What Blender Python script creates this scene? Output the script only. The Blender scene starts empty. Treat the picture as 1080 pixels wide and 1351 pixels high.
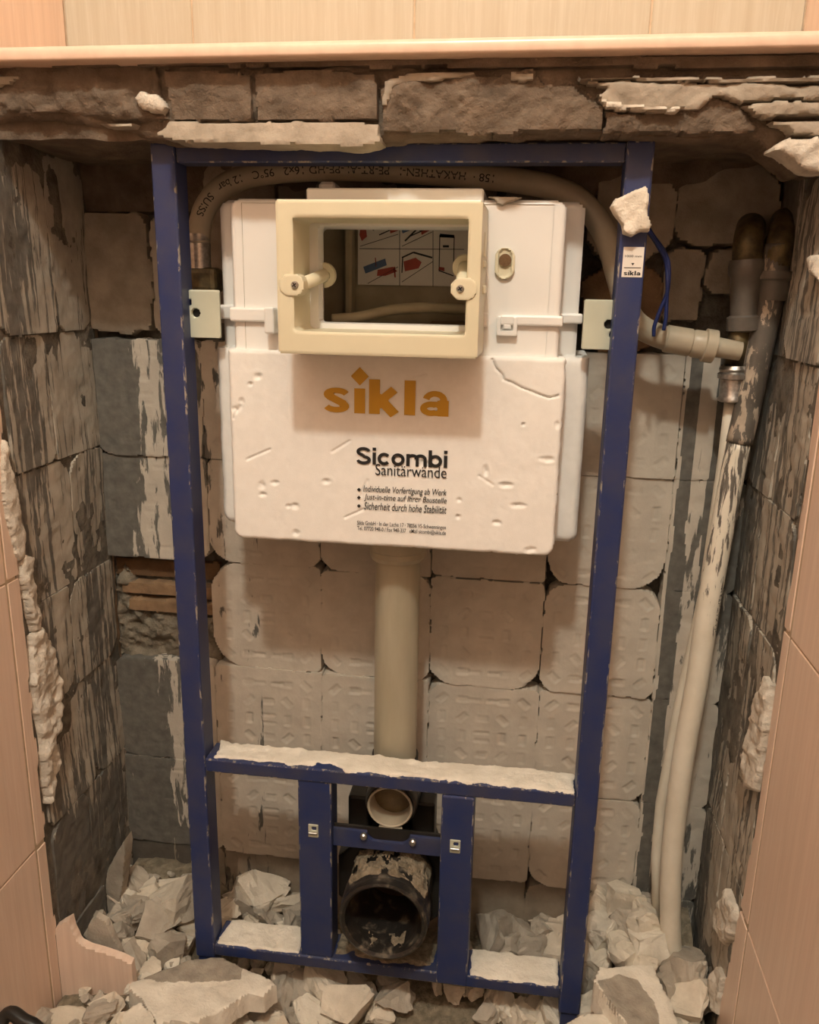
import bpy, bmesh, math, random
import numpy as np
from mathutils import Vector, Matrix

# ------------------------------------------------------------------ camera, world, light, exposure
scene = bpy.context.scene
COL = scene.collection
CAM = np.array([0.14027527, -0.86742595, 0.89902933])
PITCH, YAW, ROLL, FPX = 0.25874877, 0.13364865, 0.01902838, 1097.5
_f = np.array([-math.sin(YAW)*math.cos(PITCH), math.cos(YAW)*math.cos(PITCH), -math.sin(PITCH)])
_r = np.cross(_f, [0, 0, 1]); _r /= np.linalg.norm(_r); _u = np.cross(_r, _f)
CR = _r*math.cos(ROLL)+_u*math.sin(ROLL); CU = -_r*math.sin(ROLL)+_u*math.cos(ROLL); CF = _f
cam_d = bpy.data.cameras.new('camera'); cam = bpy.data.objects.new('camera', cam_d); COL.objects.link(cam)
cam_d.sensor_fit = 'HORIZONTAL'; cam_d.sensor_width = 36; cam_d.lens = 36*FPX/1080; cam_d.clip_start = 0.01
M = Matrix.Identity(4)
for i in range(3):
    M[i][0], M[i][1], M[i][2], M[i][3] = CR[i], CU[i], -CF[i], CAM[i]
cam.matrix_world = M
scene.camera = cam

world = bpy.data.worlds.new('world'); scene.world = world; world.use_nodes = True
world.node_tree.nodes['Background'].inputs[0].default_value = (1, .85, .65, 1)
world.node_tree.nodes['Background'].inputs[1].default_value = 0.0

lamp_d = bpy.data.lights.new('ceiling_lamp', 'POINT'); lamp = bpy.data.objects.new('ceiling_lamp', lamp_d); COL.objects.link(lamp)
lamp.location = (0.02, -1.35, 2.50); lamp_d.energy = 91; lamp_d.shadow_soft_size = 0.06; lamp_d.color = (0.97, 0.955, 0.84)
vs = scene.view_settings
vs.view_transform = 'Standard'; vs.look = 'None'; vs.gamma = 1; vs.use_curve_mapping = False; vs.exposure = 0.0

# ------------------------------------------------------------------ helpers
def ray(px, py):
    return CF + CR*(px-540)/FPX - CU*(py-675.5)/FPX
def PY(px, py, Y):                       # point of the photo on the plane y = Y
    d = ray(px, py); return CAM + d*((Y-CAM[1])/d[1])
def PX(px, py, X):
    d = ray(px, py); return CAM + d*((X-CAM[0])/d[0])
def PZ(px, py, Z):
    d = ray(px, py); return CAM + d*((Z-CAM[2])/d[2])

def _hash(ix, iy, seed):
    h = (ix*374761393 + iy*668265263 + seed*1442695041) & 0x7fffffff
    h = ((h ^ (h >> 13))*1274126177) & 0x7fffffff
    return ((h ^ (h >> 16)) & 0xffff)/65535.0
def vnoise(x, y, seed=0):
    x = np.asarray(x, float); y = np.asarray(y, float)
    ix = np.floor(x).astype(np.int64); iy = np.floor(y).astype(np.int64)
    fx = x-ix; fy = y-iy; fx = fx*fx*(3-2*fx); fy = fy*fy*(3-2*fy)
    a = _hash(ix, iy, seed); b = _hash(ix+1, iy, seed); c = _hash(ix, iy+1, seed); d = _hash(ix+1, iy+1, seed)
    return (a*(1-fx)+b*fx)*(1-fy)+(c*(1-fx)+d*fx)*fy
def fbm(x, y, seed=0, octv=4):
    s = 0; a = .5
    for k in range(octv):
        s = s+a*(vnoise(x, y, seed+k*17)-.5)*2; x = x*2.03; y = y*2.03; a *= .5
    return s

def setp(o, label=None, cat=None, group=None, kind=None):
    if label: o['label'] = label
    if cat: o['category'] = cat
    if group: o['group'] = group
    if kind: o['kind'] = kind
    return o
def thing(name, label, cat, loc, group=None):
    o = bpy.data.objects.new(name, None); COL.objects.link(o); o.location = loc; o.empty_display_size = .05
    return setp(o, label, cat, group)
def link(name, me, mat, parent=None, smooth=False):
    """mesh given in world coordinates -> object whose origin sits at its base"""
    n = len(me.vertices); co = np.empty(n*3); me.vertices.foreach_get('co', co); co = co.reshape(-1, 3)
    c = (co.min(0)+co.max(0))/2; c[2] = co[:, 2].min()
    co -= c; me.vertices.foreach_set('co', co.ravel()); me.update()
    if mat is not None and len(me.materials) == 0: me.materials.append(mat)
    if smooth: me.polygons.foreach_set('use_smooth', np.ones(len(me.polygons), bool))
    o = bpy.data.objects.new(name, me); COL.objects.link(o)
    o.location = c
    if parent is not None:
        o.parent = parent
        pl = Vector(parent.location); q = parent.parent
        while q is not None: pl += Vector(q.location); q = q.parent
        o.location = Vector(c)-pl
    return o
def mesh(name, verts, faces, mat, parent=None, smooth=False):
    me = bpy.data.meshes.new(name); me.from_pydata([tuple(v) for v in verts], [], [tuple(f) for f in faces]); me.update()
    return link(name, me, mat, parent, smooth)
def bm_obj(name, bm, mat, parent=None, smooth=False):
    me = bpy.data.meshes.new(name); bm.to_mesh(me); bm.free()
    return link(name, me, mat, parent, smooth)

def box(name, x, y, z, mat, parent=None, bev=0.0, seg=1, rot=None, wear=False, about=None):
    bm = bmesh.new(); bmesh.ops.create_cube(bm, size=1)
    c = Vector(((x[0]+x[1])/2, (y[0]+y[1])/2, (z[0]+z[1])/2))
    for v in bm.verts: v.co = Vector((v.co.x*(x[1]-x[0]), v.co.y*(y[1]-y[0]), v.co.z*(z[1]-z[0])))
    lay = bm.faces.layers.float.new('mask') if wear else None
    if bev:
        r = bmesh.ops.bevel(bm, geom=list(bm.edges), offset=bev, segments=seg, profile=.5, affect='EDGES')
        if wear:
            for f in r['faces']: f[lay] = .55
    for v in bm.verts:
        if rot is not None: v.co = rot @ v.co
        v.co += c
    return bm_obj(name, bm, mat, parent)

def tube_arrays(pts, rad, n=16, cap=True):
    pts = [Vector(p) for p in pts]; m = len(pts)
    if not hasattr(rad, '__len__'): rad = [rad]*m
    V = []; F = []
    t0 = (pts[1]-pts[0]).normalized()
    nrm = t0.orthogonal().normalized()
    for i in range(m):
        t = (pts[min(i+1, m-1)]-pts[max(i-1, 0)]).normalized()
        nrm = (nrm-t*nrm.dot(t)).normalized(); b = t.cross(nrm)
        for k in range(n):
            a = 2*math.pi*k/n; V.append(pts[i]+(nrm*math.cos(a)+b*math.sin(a))*rad[i])
    for i in range(m-1):
        for k in range(n):
            a = i*n+k; b = i*n+(k+1) % n; F.append((a, b, b+n, a+n))
    if cap:
        F.append(tuple(range(n))[::-1]); F.append(tuple(range((m-1)*n, m*n)))
    return V, F
def tube(name, pts, rad, mat, parent=None, n=16, cap=True):
    V, F = tube_arrays(pts, rad, n, cap); return mesh(name, V, F, mat, parent, True)
def catmull(pts, k=10):
    P = [Vector(p) for p in pts]; P = [P[0]*2-P[1]]+P+[P[-1]*2-P[-2]]; out = []
    for i in range(1, len(P)-2):
        for j in range(k):
            t = j/k; a, b, c, d = P[i-1], P[i], P[i+1], P[i+2]
            out.append(.5*((2*b)+(c-a)*t+(2*a-5*b+4*c-d)*t*t+(3*b-a-3*c+d)*t**3))
    out.append(P[-2]); return out
def lathe(name, prof, origin, axis, mat, parent=None, n=48, smooth=True):
    """profile [(distance along axis, radius)] spun round axis"""
    ax = Vector(axis).normalized(); a = ax.orthogonal().normalized(); b = ax.cross(a); O = Vector(origin)
    V = []; F = []
    for (s, r) in prof:
        for k in range(n):
            t = 2*math.pi*k/n; V.append(O+ax*s+(a*math.cos(t)+b*math.sin(t))*max(r, 1e-5))
    for i in range(len(prof)-1):
        for k in range(n):
            p = i*n+k; q = i*n+(k+1) % n; F.append((p, q, q+n, p+n))
    o = mesh(name, V, F, mat, parent, smooth)
    if smooth:
        o.data.set_sharp_from_angle(angle=math.radians(35))
    return o

FRONT = lambda Y: (np.array([0, Y, 0.]), np.array([1., 0, 0]), np.array([0, 0, 1.]), np.array([0, -1., 0]))      # u = x, v = z
LEFT = lambda X: (np.array([X, 0, 0.]), np.array([0, 1., 0]), np.array([0, 0, 1.]), np.array([1., 0, 0]))        # u = y
RIGHT = lambda X: (np.array([X, 0, 0.]), np.array([0, -1., 0]), np.array([0, 0, 1.]), np.array([-1., 0, 0]))     # u = -y
UP = lambda Z: (np.array([0, 0, Z]), np.array([1., 0, 0]), np.array([0, 1., 0]), np.array([0, 0, 1.]))           # u = x, v = y
DOWN = lambda Z: (np.array([0, 0, Z]), np.array([1., 0, 0]), np.array([0, -1., 0]), np.array([0, 0, -1.]))       # u = x, v = -y

def sd_poly(poly):
    P = np.array(poly, float)
    lo, hi = P.min(0), P.max(0)
    def f(u, v):
        d = np.full(u.shape, 1e9); ins = np.zeros(u.shape, bool); n = len(P)
        for i in range(n):
            a = P[i]; b = P[(i+1) % n]; e = b-a; L = e@e+1e-12
            t = np.clip(((u-a[0])*e[0]+(v-a[1])*e[1])/L, 0, 1)
            d = np.minimum(d, np.hypot(u-a[0]-t*e[0], v-a[1]-t*e[1]))
            c = ((a[1] > v) != (b[1] > v)) & (u < (b[0]-a[0])*(v-a[1])/(b[1]-a[1]+1e-12)+a[0]); ins ^= c
        return np.where(ins, d, -d)
    return f, (lo[0], hi[0], lo[1], hi[1])
def sd_rrect(u0, u1, v0, v1, r):
    """rounded rectangle; r may be four corner radii (bl, br, tr, tl)"""
    if not hasattr(r, '__len__'): r = (r,)*4
    def f(u, v):
        cu, cv = (u0+u1)/2, (v0+v1)/2; x = u-cu; y = v-cv
        R = np.where(x > 0, np.where(y > 0, r[2], r[1]), np.where(y > 0, r[3], r[0]))
        qx = np.abs(x)-(u1-u0)/2+R; qy = np.abs(y)-(v1-v0)/2+R
        return -(np.minimum(np.maximum(qx, qy), 0)+np.hypot(np.maximum(qx, 0), np.maximum(qy, 0))-R)
    return f, (u0, u1, v0, v1)
def sd_cut(a, b):                        # a minus b
    return (lambda u, v: np.minimum(a[0](u, v), -b[0](u, v))), a[1]

def relief(name, frame, sd, step, mat, parent=None, h=None, depth=.01, er=.002, jag=0., jagf=60, seed=0, mask=None, smooth=True):
    """a solid piece on a plane: outline sd (signed distance), face height h(u, v), rounded rim er, sides depth deep"""
    f0, (u0, u1, v0, v1) = sd
    pad = step*1.5+jag
    us = np.arange(u0-pad, u1+pad+step, step); vs_ = np.arange(v0-pad, v1+pad+step, step)
    U, V = np.meshgrid(us, vs_, indexing='ij')
    def f(u, v):
        s = f0(u, v)
        if jag: s = s+jag*fbm(u*jagf, v*jagf, seed+5, 4)
        return s
    S = f(U, V); e = step*.25
    ins = S > 0
    Fk = ins[:-1, :-1] | ins[1:, :-1] | ins[1:, 1:] | ins[:-1, 1:]
    gx = (f(U+e, V)-f(U-e, V))/(2*e); gy = (f(U, V+e)-f(U, V-e))/(2*e); g2 = gx*gx+gy*gy+1e-9
    k = np.where(S < 0, -S/g2, 0); k = np.clip(k, 0, step*2/np.sqrt(g2))
    U2 = U+gx*k; V2 = V+gy*k
    H = np.zeros_like(U) if h is None else h(U2, V2)
    if er > 0:
        t = np.clip(1-S/er, 0, 1); H = H-er*(1-np.sqrt(np.maximum(1-t*t, 0)))
    H = np.where(S < 0, -depth, H)
    O, eu, ev, en = frame
    W = O+U2[..., None]*eu+V2[..., None]*ev+H[..., None]*en
    ni, nj = U.shape; idx = np.arange(ni*nj).reshape(ni, nj)
    q = np.stack([idx[:-1, :-1], idx[1:, :-1], idx[1:, 1:], idx[:-1, 1:]], -1)[Fk]
    used = np.unique(q); remap = -np.ones(ni*nj, np.int64); remap[used] = np.arange(len(used)); q = remap[q]
    co = W.reshape(-1, 3)[used]
    me = bpy.data.meshes.new(name)
    me.vertices.add(len(co)); me.vertices.foreach_set('co', co.ravel())
    me.loops.add(q.size); me.loops.foreach_set('vertex_index', q.ravel().astype(np.int32))
    me.polygons.add(len(q)); me.polygons.foreach_set('loop_start', np.arange(0, q.size, 4, dtype=np.int32))
    me.update(calc_edges=True); me.validate()
    if mask is not None:
        at = me.attributes.new('mask', 'FLOAT', 'POINT')
        at.data.foreach_set('value', np.asarray(mask(U2, V2), float).reshape(-1)[used])
    o = link(name, me, mat, parent, smooth)
    if smooth: me.set_sharp_from_angle(angle=math.radians(50))
    return o

# ------------------------------------------------------------------ materials
def mk(name):
    m = bpy.data.materials.new(name); m.use_nodes = True
    return m, m.node_tree, m.node_tree.nodes['Principled BSDF']
def nd(nt, t, **kw):
    n = nt.nodes.new(t)
    for k, v in kw.items(): setattr(n, k, v)
    return n
def noise_at(nt, scale, detail=4, rough=.55, dist=0):
    g = nd(nt, 'ShaderNodeNewGeometry'); mp = nd(nt, 'ShaderNodeMapping')
    mp.inputs['Scale'].default_value = scale if hasattr(scale, '__len__') else (scale,)*3
    n = nd(nt, 'ShaderNodeTexNoise'); n.inputs['Scale'].default_value = 1; n.inputs['Detail'].default_value = detail
    n.inputs['Roughness'].default_value = rough; n.inputs['Distortion'].default_value = dist
    nt.links.new(g.outputs['Position'], mp.inputs['Vector']); nt.links.new(mp.outputs[0], n.inputs['Vector'])
    return n.outputs['Fac']
def ramp(nt, fac, a, b, ca, cb):
    r = nd(nt, 'ShaderNodeValToRGB'); e = r.color_ramp.elements
    e[0].position = a; e[0].color = (*ca, 1); e[1].position = b; e[1].color = (*cb, 1)
    nt.links.new(fac, r.inputs[0]); return r.outputs[0]
def math_n(nt, op, a, b):
    n = nd(nt, 'ShaderNodeMath', operation=op)
    for i, v in enumerate((a, b)):
        if isinstance(v, (int, float)): n.inputs[i].default_value = v
        else: nt.links.new(v, n.inputs[i])
    return n.outputs[0]
def mix(nt, fac, a, b):
    n = nd(nt, 'ShaderNodeMix', data_type='RGBA')
    nt.links.new(fac, n.inputs['Factor'])
    for i, v in ((6, a), (7, b)):
        if isinstance(v, tuple): n.inputs[i].default_value = (*v[:3], 1)
        else: nt.links.new(v, n.inputs[i])
    return n.outputs[2]
def bump(nt, p, h, strength, dist):
    b = nd(nt, 'ShaderNodeBump'); b.inputs['Strength'].default_value = strength; b.inputs['Distance'].default_value = dist
    nt.links.new(h, b.inputs['Height']); nt.links.new(b.outputs[0], p.inputs['Normal'])
def simple(name, ca, cb=None, rough=.6, scale=40, bs=0., bd=.001, bscale=200, metal=0, a=.35, b=.65, spec=.5):
    m, nt, p = mk(name); cb = cb or tuple(c*.85 for c in ca)
    nt.links.new(ramp(nt, noise_at(nt, scale), a, b, cb, ca), p.inputs['Base Color'])
    p.inputs['Roughness'].default_value = rough; p.inputs['Metallic'].default_value = metal; p.inputs['Specular IOR Level'].default_value = spec
    if bs: bump(nt, p, noise_at(nt, bscale, 5, .65), bs, bd)
    return m
def twotone(name, ca, ca2, cb, cb2, mscale, k=1.0, thr=.5, soft=.06, attr=True, rough=.85, bs=.4, bd=.001, bscale=250, rough_b=None, detail=5, mk_bump=.0):
    """ca where (mask + noise) is low, cb (another material: scraped adhesive, plaster dust, bare paint) where it is high"""
    m, nt, p = mk(name)
    n = noise_at(nt, mscale, detail, .6, .4)
    v = math_n(nt, 'MULTIPLY', math_n(nt, 'SUBTRACT', n, .5), k)
    if attr:
        at = nd(nt, 'ShaderNodeAttribute', attribute_name='mask'); v = math_n(nt, 'ADD', v, at.outputs['Fac'])
    mr = nd(nt, 'ShaderNodeMapRange', interpolation_type='SMOOTHSTEP')
    mr.inputs['From Min'].default_value = thr-soft; mr.inputs['From Max'].default_value = thr+soft
    nt.links.new(v, mr.inputs['Value'])
    f = noise_at(nt, 30, 4)
    c = mix(nt, mr.outputs[0], ramp(nt, f, .35, .65, ca2, ca), ramp(nt, noise_at(nt, 70, 4), .35, .65, cb2, cb))
    nt.links.new(c, p.inputs['Base Color'])
    if rough_b is None: p.inputs['Roughness'].default_value = rough
    else:
        r2 = nd(nt, 'ShaderNodeMapRange'); r2.inputs['To Min'].default_value = rough; r2.inputs['To Max'].default_value = rough_b
        nt.links.new(mr.outputs[0], r2.inputs['Value']); nt.links.new(r2.outputs[0], p.inputs['Roughness'])
    h = noise_at(nt, bscale, 5, .65)
    if mk_bump: h = math_n(nt, 'SUBTRACT', h, math_n(nt, 'MULTIPLY', mr.outputs[0], mk_bump))
    if bs: bump(nt, p, h, bs, bd)
    return m
def tile_mat(name, c1, c2, c3, axis):
    m, nt, p = mk(name)
    s = (90, 90, 3.2)
    a = noise_at(nt, s, 3, .6, .3); b = noise_at(nt, (260, 260, 14), 3, .6, .5)
    col = ramp(nt, a, .3, .7, c2, c1)
    col = mix(nt, ramp(nt, b, .52, .72, (0, 0, 0), (.55, .55, .55)), col, c3)
    nt.links.new(col, p.inputs['Base Color']); p.inputs['Roughness'].default_value = .3
    bump(nt, p, noise_at(nt, 25, 2), .04, .002)
    return m

TILE = tile_mat('wood_grain_tile_top_light', (.56, .505, .40), (.49, .425, .32), (.60, .555, .46), 'z')  # same tile on every wall; colour lowered here for the stronger light
TILE_SIDE = tile_mat('wood_grain_tile_side_light', (.84, .64, .51), (.74, .55, .43), (.86, .69, .57), 'z')  # same tile as above the ledge; side light put into a raised, warmer colour
TRIMM = simple('pink_beige_trim_glaze', (.84, .63, .49), (.78, .57, .44), .28, 60)
GROUT = simple('beige_grout', (.62, .48, .34), (.5, .38, .26), .9, 80, .3)
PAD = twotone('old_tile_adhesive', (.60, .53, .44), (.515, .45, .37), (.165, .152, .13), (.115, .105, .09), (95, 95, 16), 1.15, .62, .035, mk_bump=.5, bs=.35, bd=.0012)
PADSIDE = twotone('scraped_tile_adhesive', (.46, .42, .35), (.34, .305, .25), (.165, .153, .132), (.11, .102, .088), (150, 150, 9), 1.7, .5, .05, mk_bump=.35, bs=.45, bd=.0012, bscale=(260, 260, 60))
PADLOW = twotone('shaded_brown_base_block', (.30, .245, .185), (.22, .178, .13), (.12, .10, .08), (.09, .075, .06), (95, 95, 16), 1.15, .62, .035, mk_bump=.5, bs=.5, bd=.0015)  # bottom row: darker brown material, with its shade put into the colour too
MORTAR = simple('dark_grey_mortar_bed', (.20, .175, .14), (.085, .072, .055), .95, 45, .9, .004, 140)
CRUMB = simple('crumbly_brown_mortar', (.27, .225, .165), (.15, .12, .085), .95, 60, .9, .004, 180)
LINTEL = simple('brown_broken_mortar', (.205, .152, .108), (.115, .083, .057), .95, 32, 1., .004, 130)
PLASTERL = simple('light_grey_plaster', (.42, .355, .28), (.31, .26, .20), .9, 40, .7, .0015, 260)
WHITEP = simple('fresh_broken_plaster', (.74, .67, .57), (.58, .51, .42), .95, 60, .8, .003, 220)
RUB = [simple('rubble_plaster_pale', (.76, .665, .54), (.62, .535, .425), .92, 35, .8, .002, 240),
       simple('rubble_plaster_grey', (.50, .435, .355), (.38, .325, .26), .92, 35, .7, .002, 240),
       simple('rubble_plaster_white', (.84, .76, .64), (.70, .625, .515), .92, 35, .8, .0025, 240)]
DUST = twotone('plaster_dust_crust', (.88, .81, .70), (.74, .67, .56), (.35, .30, .23), (.3, .25, .2), 130, 1.0, .72, .06, attr=False, bs=.8, bd=.002, bscale=300)
BLUE = twotone('blue_frame_paint', (.018, .034, .125), (.040, .050, .115), (.36, .32, .27), (.25, .22, .19), (170, 170, 60), 1.4, .665, .05, rough=.42, rough_b=.9, bs=.12, bd=.0008, bscale=120)
BLUED = twotone('blue_frame_paint_dusty', (.018, .034, .12), (.05, .055, .10), (.40, .35, .29), (.26, .23, .2), (150, 100, 150), 1.4, .645, .07, rough=.5, rough_b=.95, bs=.2, bd=.001, bscale=200)
ZINC = simple('passivated_zinc_plate', (.60, .62, .50), (.54, .56, .45), .45, 20, metal=.15)
STEEL = simple('screw_steel', (.55, .53, .5), (.35, .33, .3), .35, 200, metal=.9)
EPS = simple('white_polystyrene', (.88, .85, .80), (.84, .81, .76), .75, 90, .25, .0006, 700)
EPSG = simple('taped_polystyrene', (.85, .78, .69), (.82, .75, .66), .42, 20, .05, .0005, 300)
WHITEPL = simple('white_tank_plastic', (.85, .83, .79), (.82, .80, .76), .32, 15)
IVORY = simple('yellowed_plastic', (.70, .645, .47), (.67, .615, .445), .38, 18)
INNER = simple('tank_inside_plastic', (.42, .36, .24), (.32, .27, .17), .5, 25)
SLUDGE = simple('rusty_water_stain', (.10, .06, .03), (.05, .03, .015), .35, 30)
SLUDGE2 = simple('stained_pipe_inside', (.16, .11, .05), (.09, .06, .03), .4, 60)
YEL = simple('ochre_print', (.60, .33, .02), (.58, .315, .02), .5)
INK = simple('black_print', (.018, .016, .015), (.014, .013, .012), .5)
RED = simple('red_print', (.42, .07, .05), (.36, .06, .04), .6)
BLUP = simple('blue_print', (.10, .16, .28), (.09, .14, .25), .6)
PAPER = simple('paper_white', (.80, .75, .68), (.76, .71, .64), .7)
PIPEC = simple('cream_flush_pipe', (.43, .385, .285), (.37, .33, .235), .45, (40, 40, 9), .05)
HOSE = simple('beige_composite_pipe', (.46, .40, .30), (.38, .325, .24), .42, 25)
PVC = twotone('white_composite_pipe', (.80, .73, .61), (.72, .65, .53), (.17, .15, .125), (.12, .10, .085), (170, 170, 22), 1.2, .62, .04, attr=True, rough=.45, bs=.1)
BRASS = simple('tarnished_brass', (.16, .12, .055), (.07, .052, .03), .5, 90, metal=.45)
OLDPIPE = twotone('painted_old_steel', (.15, .13, .11), (.10, .085, .07), (.50, .41, .32), (.40, .32, .24), (110, 110, 34), 1.6, .52, .03, attr=True, rough=.35, rough_b=.8, bs=.3)
BLACK = simple('black_plastic', (.022, .019, .016), (.015, .013, .011), .38, 60)
BLACKM = twotone('black_pipe_muddy', (.024, .02, .017), (.016, .014, .012), (.20, .165, .115), (.14, .11, .08), (60, 60, 60), 1.2, .15, .16, attr=False, rough=.35, rough_b=.9, bs=.3, bd=.002, bscale=120)
MUD = simple('dried_mud', (.30, .245, .17), (.17, .135, .09), .95, 90, .9, .004, 160)
BRICK = simple('old_brown_brick', (.30, .185, .10), (.20, .12, .065), .95, 40, .6, .002, 160)
BRICKD = simple('old_dark_brick', (.17, .095, .045), (.12, .065, .03), .95, 40, .6, .002, 160)
WIREB = simple('blue_cable_sheath', (.012, .025, .12), (.01, .018, .08), .4)
PLAINW = simple('painted_wall', (.30, .29, .27), (.28, .27, .25), .8)
FLOORM = simple('grey_floor_tile', (.16, .15, .14), (.13, .125, .115), .4)
DARKHOLE = simple('dark_void_mortar', (.05, .04, .03), (.03, .025, .02), .95, 60, .8, .004, 120)

# ------------------------------------------------------------------ the room
XL, XR = -.410, .408          # tiled faces of the side walls
YF = -.055                    # tiled face of the broken boxing
YB = .155                     # face of the old adhesive on the back wall
YU = .145                     # tiled face of the wall above the ledge
ZFLOOR, ZCEIL, YREAR = -.075, 2.72, -1.95
LEDGE = 1.112
def struct(o): o['kind'] = 'structure'; return o
floor = struct(box('floor', (-.55, .55), (YREAR-.1, .30), (ZFLOOR-.1, ZFLOOR), FLOORM))
ceiling = struct(box('ceiling', (-.55, .55), (YREAR-.1, .30), (ZCEIL, ZCEIL+.1), PLAINW))
wall_rear = struct(box('wall_rear', (-.55, .55), (YREAR-.1, YREAR), (ZFLOOR, ZCEIL), FLOORM))
wall_left = struct(box('wall_left', (-.55, XL-.009), (YREAR, .30), (ZFLOOR, ZCEIL), GROUT))
wall_right = struct(box('wall_right', (XR+.009, .55), (YREAR, .30), (ZFLOOR, ZCEIL), GROUT))
wall_back = struct(box('wall_back', (-.46, .46), (YB+.045, .30), (ZFLOOR, ZCEIL), MORTAR))
for o, lab in ((floor, 'floor under the rubble'), (ceiling, 'plain painted ceiling'), (wall_rear, 'plain wall behind the doorway'),
               (wall_left, 'side wall with beige wood-grain tiles and scraped old adhesive, plaster edge tall and ragged'),
               (wall_right, 'side wall with beige wood-grain tiles and scraped old adhesive beside the water pipes'),
               (wall_back, 'rear wall of the opening with imprinted tile adhesive pads')): o['label'] = lab

G = .0011
ZJ = [ZFLOOR, .245, .582, .919, 1.256, 1.593, 1.93, 2.267, ZCEIL]
def side_tile(parent, X, sgn, y0, y1, z0, z1):
    x = (X-.009, X) if sgn > 0 else (X, X+.009)
    box('tile', x, (y0+G, y1-G), (z0+G, z1-G), TILE_SIDE, parent, bev=.0008)
for (w, X, s) in ((wall_left, XL, 1), (wall_right, XR, -1)):
    yj = [-.075, -.325, -.575, -.825, -1.075]
    for i in range(len(ZJ)-1):
        z0, z1 = ZJ[i], ZJ[i+1]
        for a, b in zip(yj[1:], yj[:-1]): side_tile(w, X, s, a, b, z0, z1)
        if z1 > LEDGE: side_tile(w, X, s, -.075, YU, max(z0, LEDGE+.001), z1)
    xx = (X-.009, X) if s > 0 else (X, X+.009)
    gx = (X-.009, X-.0012) if s > 0 else (X+.0012, X+.009)
    box('grout', gx, (-1.076, -.0565), (ZFLOOR, LEDGE), GROUT, w); box('grout', gx, (-1.076, YU), (LEDGE, ZCEIL), GROUT, w)
    box('tile_field', xx, (YREAR, -1.076), (ZFLOOR, ZCEIL), TILE_SIDE, w)
# narrow edge tiles, broken along the boxing
def strip(parent, fr, us, z0, z1, edge, seed, left):
    """us: joint u; edge(z): broken u"""
    zz = np.linspace(z0+G, z1-G, 14)
    e = [(edge(z)+.004*fbm(np.array(z*40.), np.array(seed*1.), seed, 3).item(), z) for z in zz]
    poly = [(us, z0+G)]+e+[(us, z1-G)] if left else [(us, z0+G), (us, z1-G)]+e[::-1]
    relief('tile', fr, sd_poly(poly), .004, TILE_SIDE, parent, depth=.009, er=.0012)
for z0, z1 in ((ZFLOOR, .245), (.245, .582), (.582, .919), (.919, LEDGE-.008)):
    strip(wall_left, LEFT(XL), -.075+G, z0, z1, lambda z: -.052+.0, 3, True)
    strip(wall_right, RIGHT(XR), .072-G, z0, z1, lambda z: .052 if z > .35 else .052-(.35-z)*.12, 9, False)

# upper wall above the ledge: wood-grain tiles, joints at -.256, 0, .253
xs = [XL, -.256, -.001, .2525, XR]
wall_upper = struct(box('wall_upper', (-.42, .42), (YU+.0012, YB+.05), (LEDGE-.02, ZCEIL), GROUT))
wall_upper['label'] = 'beige wood-grain tiled wall rising behind the ledge'
for zi, (z0, z1) in enumerate(((LEDGE+.001, 1.42), (1.42, 1.757), (1.757, 2.094), (2.094, 2.431), (2.431, ZCEIL))):
    for a, b in zip(xs[:-1], xs[1:]): box('tile', (a+G, b-G), (YU, YU+.009), (z0+G, z1-G), TILE, wall_upper, bev=.0008)

# trim along the ledge: rounded edge profile, two lengths meet out of sight
def nose(name, x0, x1):
    prof = [(YF+.012, LEDGE-.0085), (YF+.001, LEDGE-.0085), (YF-.0012, LEDGE-.0080), (YF-.002, LEDGE-.0065), (YF-.0016, LEDGE), (YF-.0006, LEDGE+.003), (YF+.002, LEDGE+.0042), (YF+.012, LEDGE+.005), (YU, LEDGE+.001), (YU, LEDGE-.0085)]
    n = len(prof); V = [(x, y, z) for x in (x0, x1) for y, z in prof]
    F = [(i, (i+1) % n, (i+1) % n+n, i+n) for i in range(n)]+[tuple(range(n))[::-1], tuple(range(n, 2*n))]
    return mesh(name, V, F, TRIMM, None, True)
t = struct(nose('trim_1', XL+.0005, XR-.0005)); t.data.set_sharp_from_angle(angle=math.radians(60)); t['label'] = 'pinkish beige rounded edge trim along the front of the ledge'

# ------------------------------------------------------------------ back wall: mortar bed and the imprinted pads of the old tiles
rnd = random.Random(11)
relief('mortar_bed', FRONT(YB+.027), sd_rrect(XL-.03, XR+.03, ZFLOOR, LEDGE, .001), .005, MORTAR, wall_back,
       h=lambda u, v: .008*fbm(u*28, v*28, 3, 5), depth=.001, er=0)

LUGS = []
for i in range(-2, 3):
    for j in range(-2, 3):
        if i == 0 and j == 0: LUGS.append((0, .006, 0, .010, .0022)); LUGS.append((0, -.006, 0, .010, .0022)); continue
        if abs(i) == abs(j): ang = math.radians(45 if i*j < 0 else -45)
        elif abs(i) > abs(j): ang = math.pi/2
        else: ang = 0
        if abs(j) == 2 and i == 0: LUGS.append((-.012, j*.0275, 0, .0085, .0022)); LUGS.append((.014, j*.0275, 0, .0085, .0022)); continue
        LUGS.append((i*.0275, j*.0275, ang, .0078, .0044))
def lug_height(u, v, cu, cv, seed):
    H = np.zeros_like(u)
    for k, (a, b, ang, L, W) in enumerate(LUGS):
        x = u-cu-a; y = v-cv-b; c, s = math.cos(ang), math.sin(ang)
        X = x*c+y*s; Y = -x*s+y*c
        d = np.maximum(np.abs(X)-L, np.abs(Y)-W)                     # shallow pocket pressed by a tile lug
        w = .35+.65*_hash(np.int64(k), np.int64(seed), 5)
        H -= w*.0016*np.clip(.5-d/.0016, 0, 1)
        H += w*.0005*np.clip(1-np.abs(d-.0016)/.0016, 0, 1)
    return H
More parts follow.
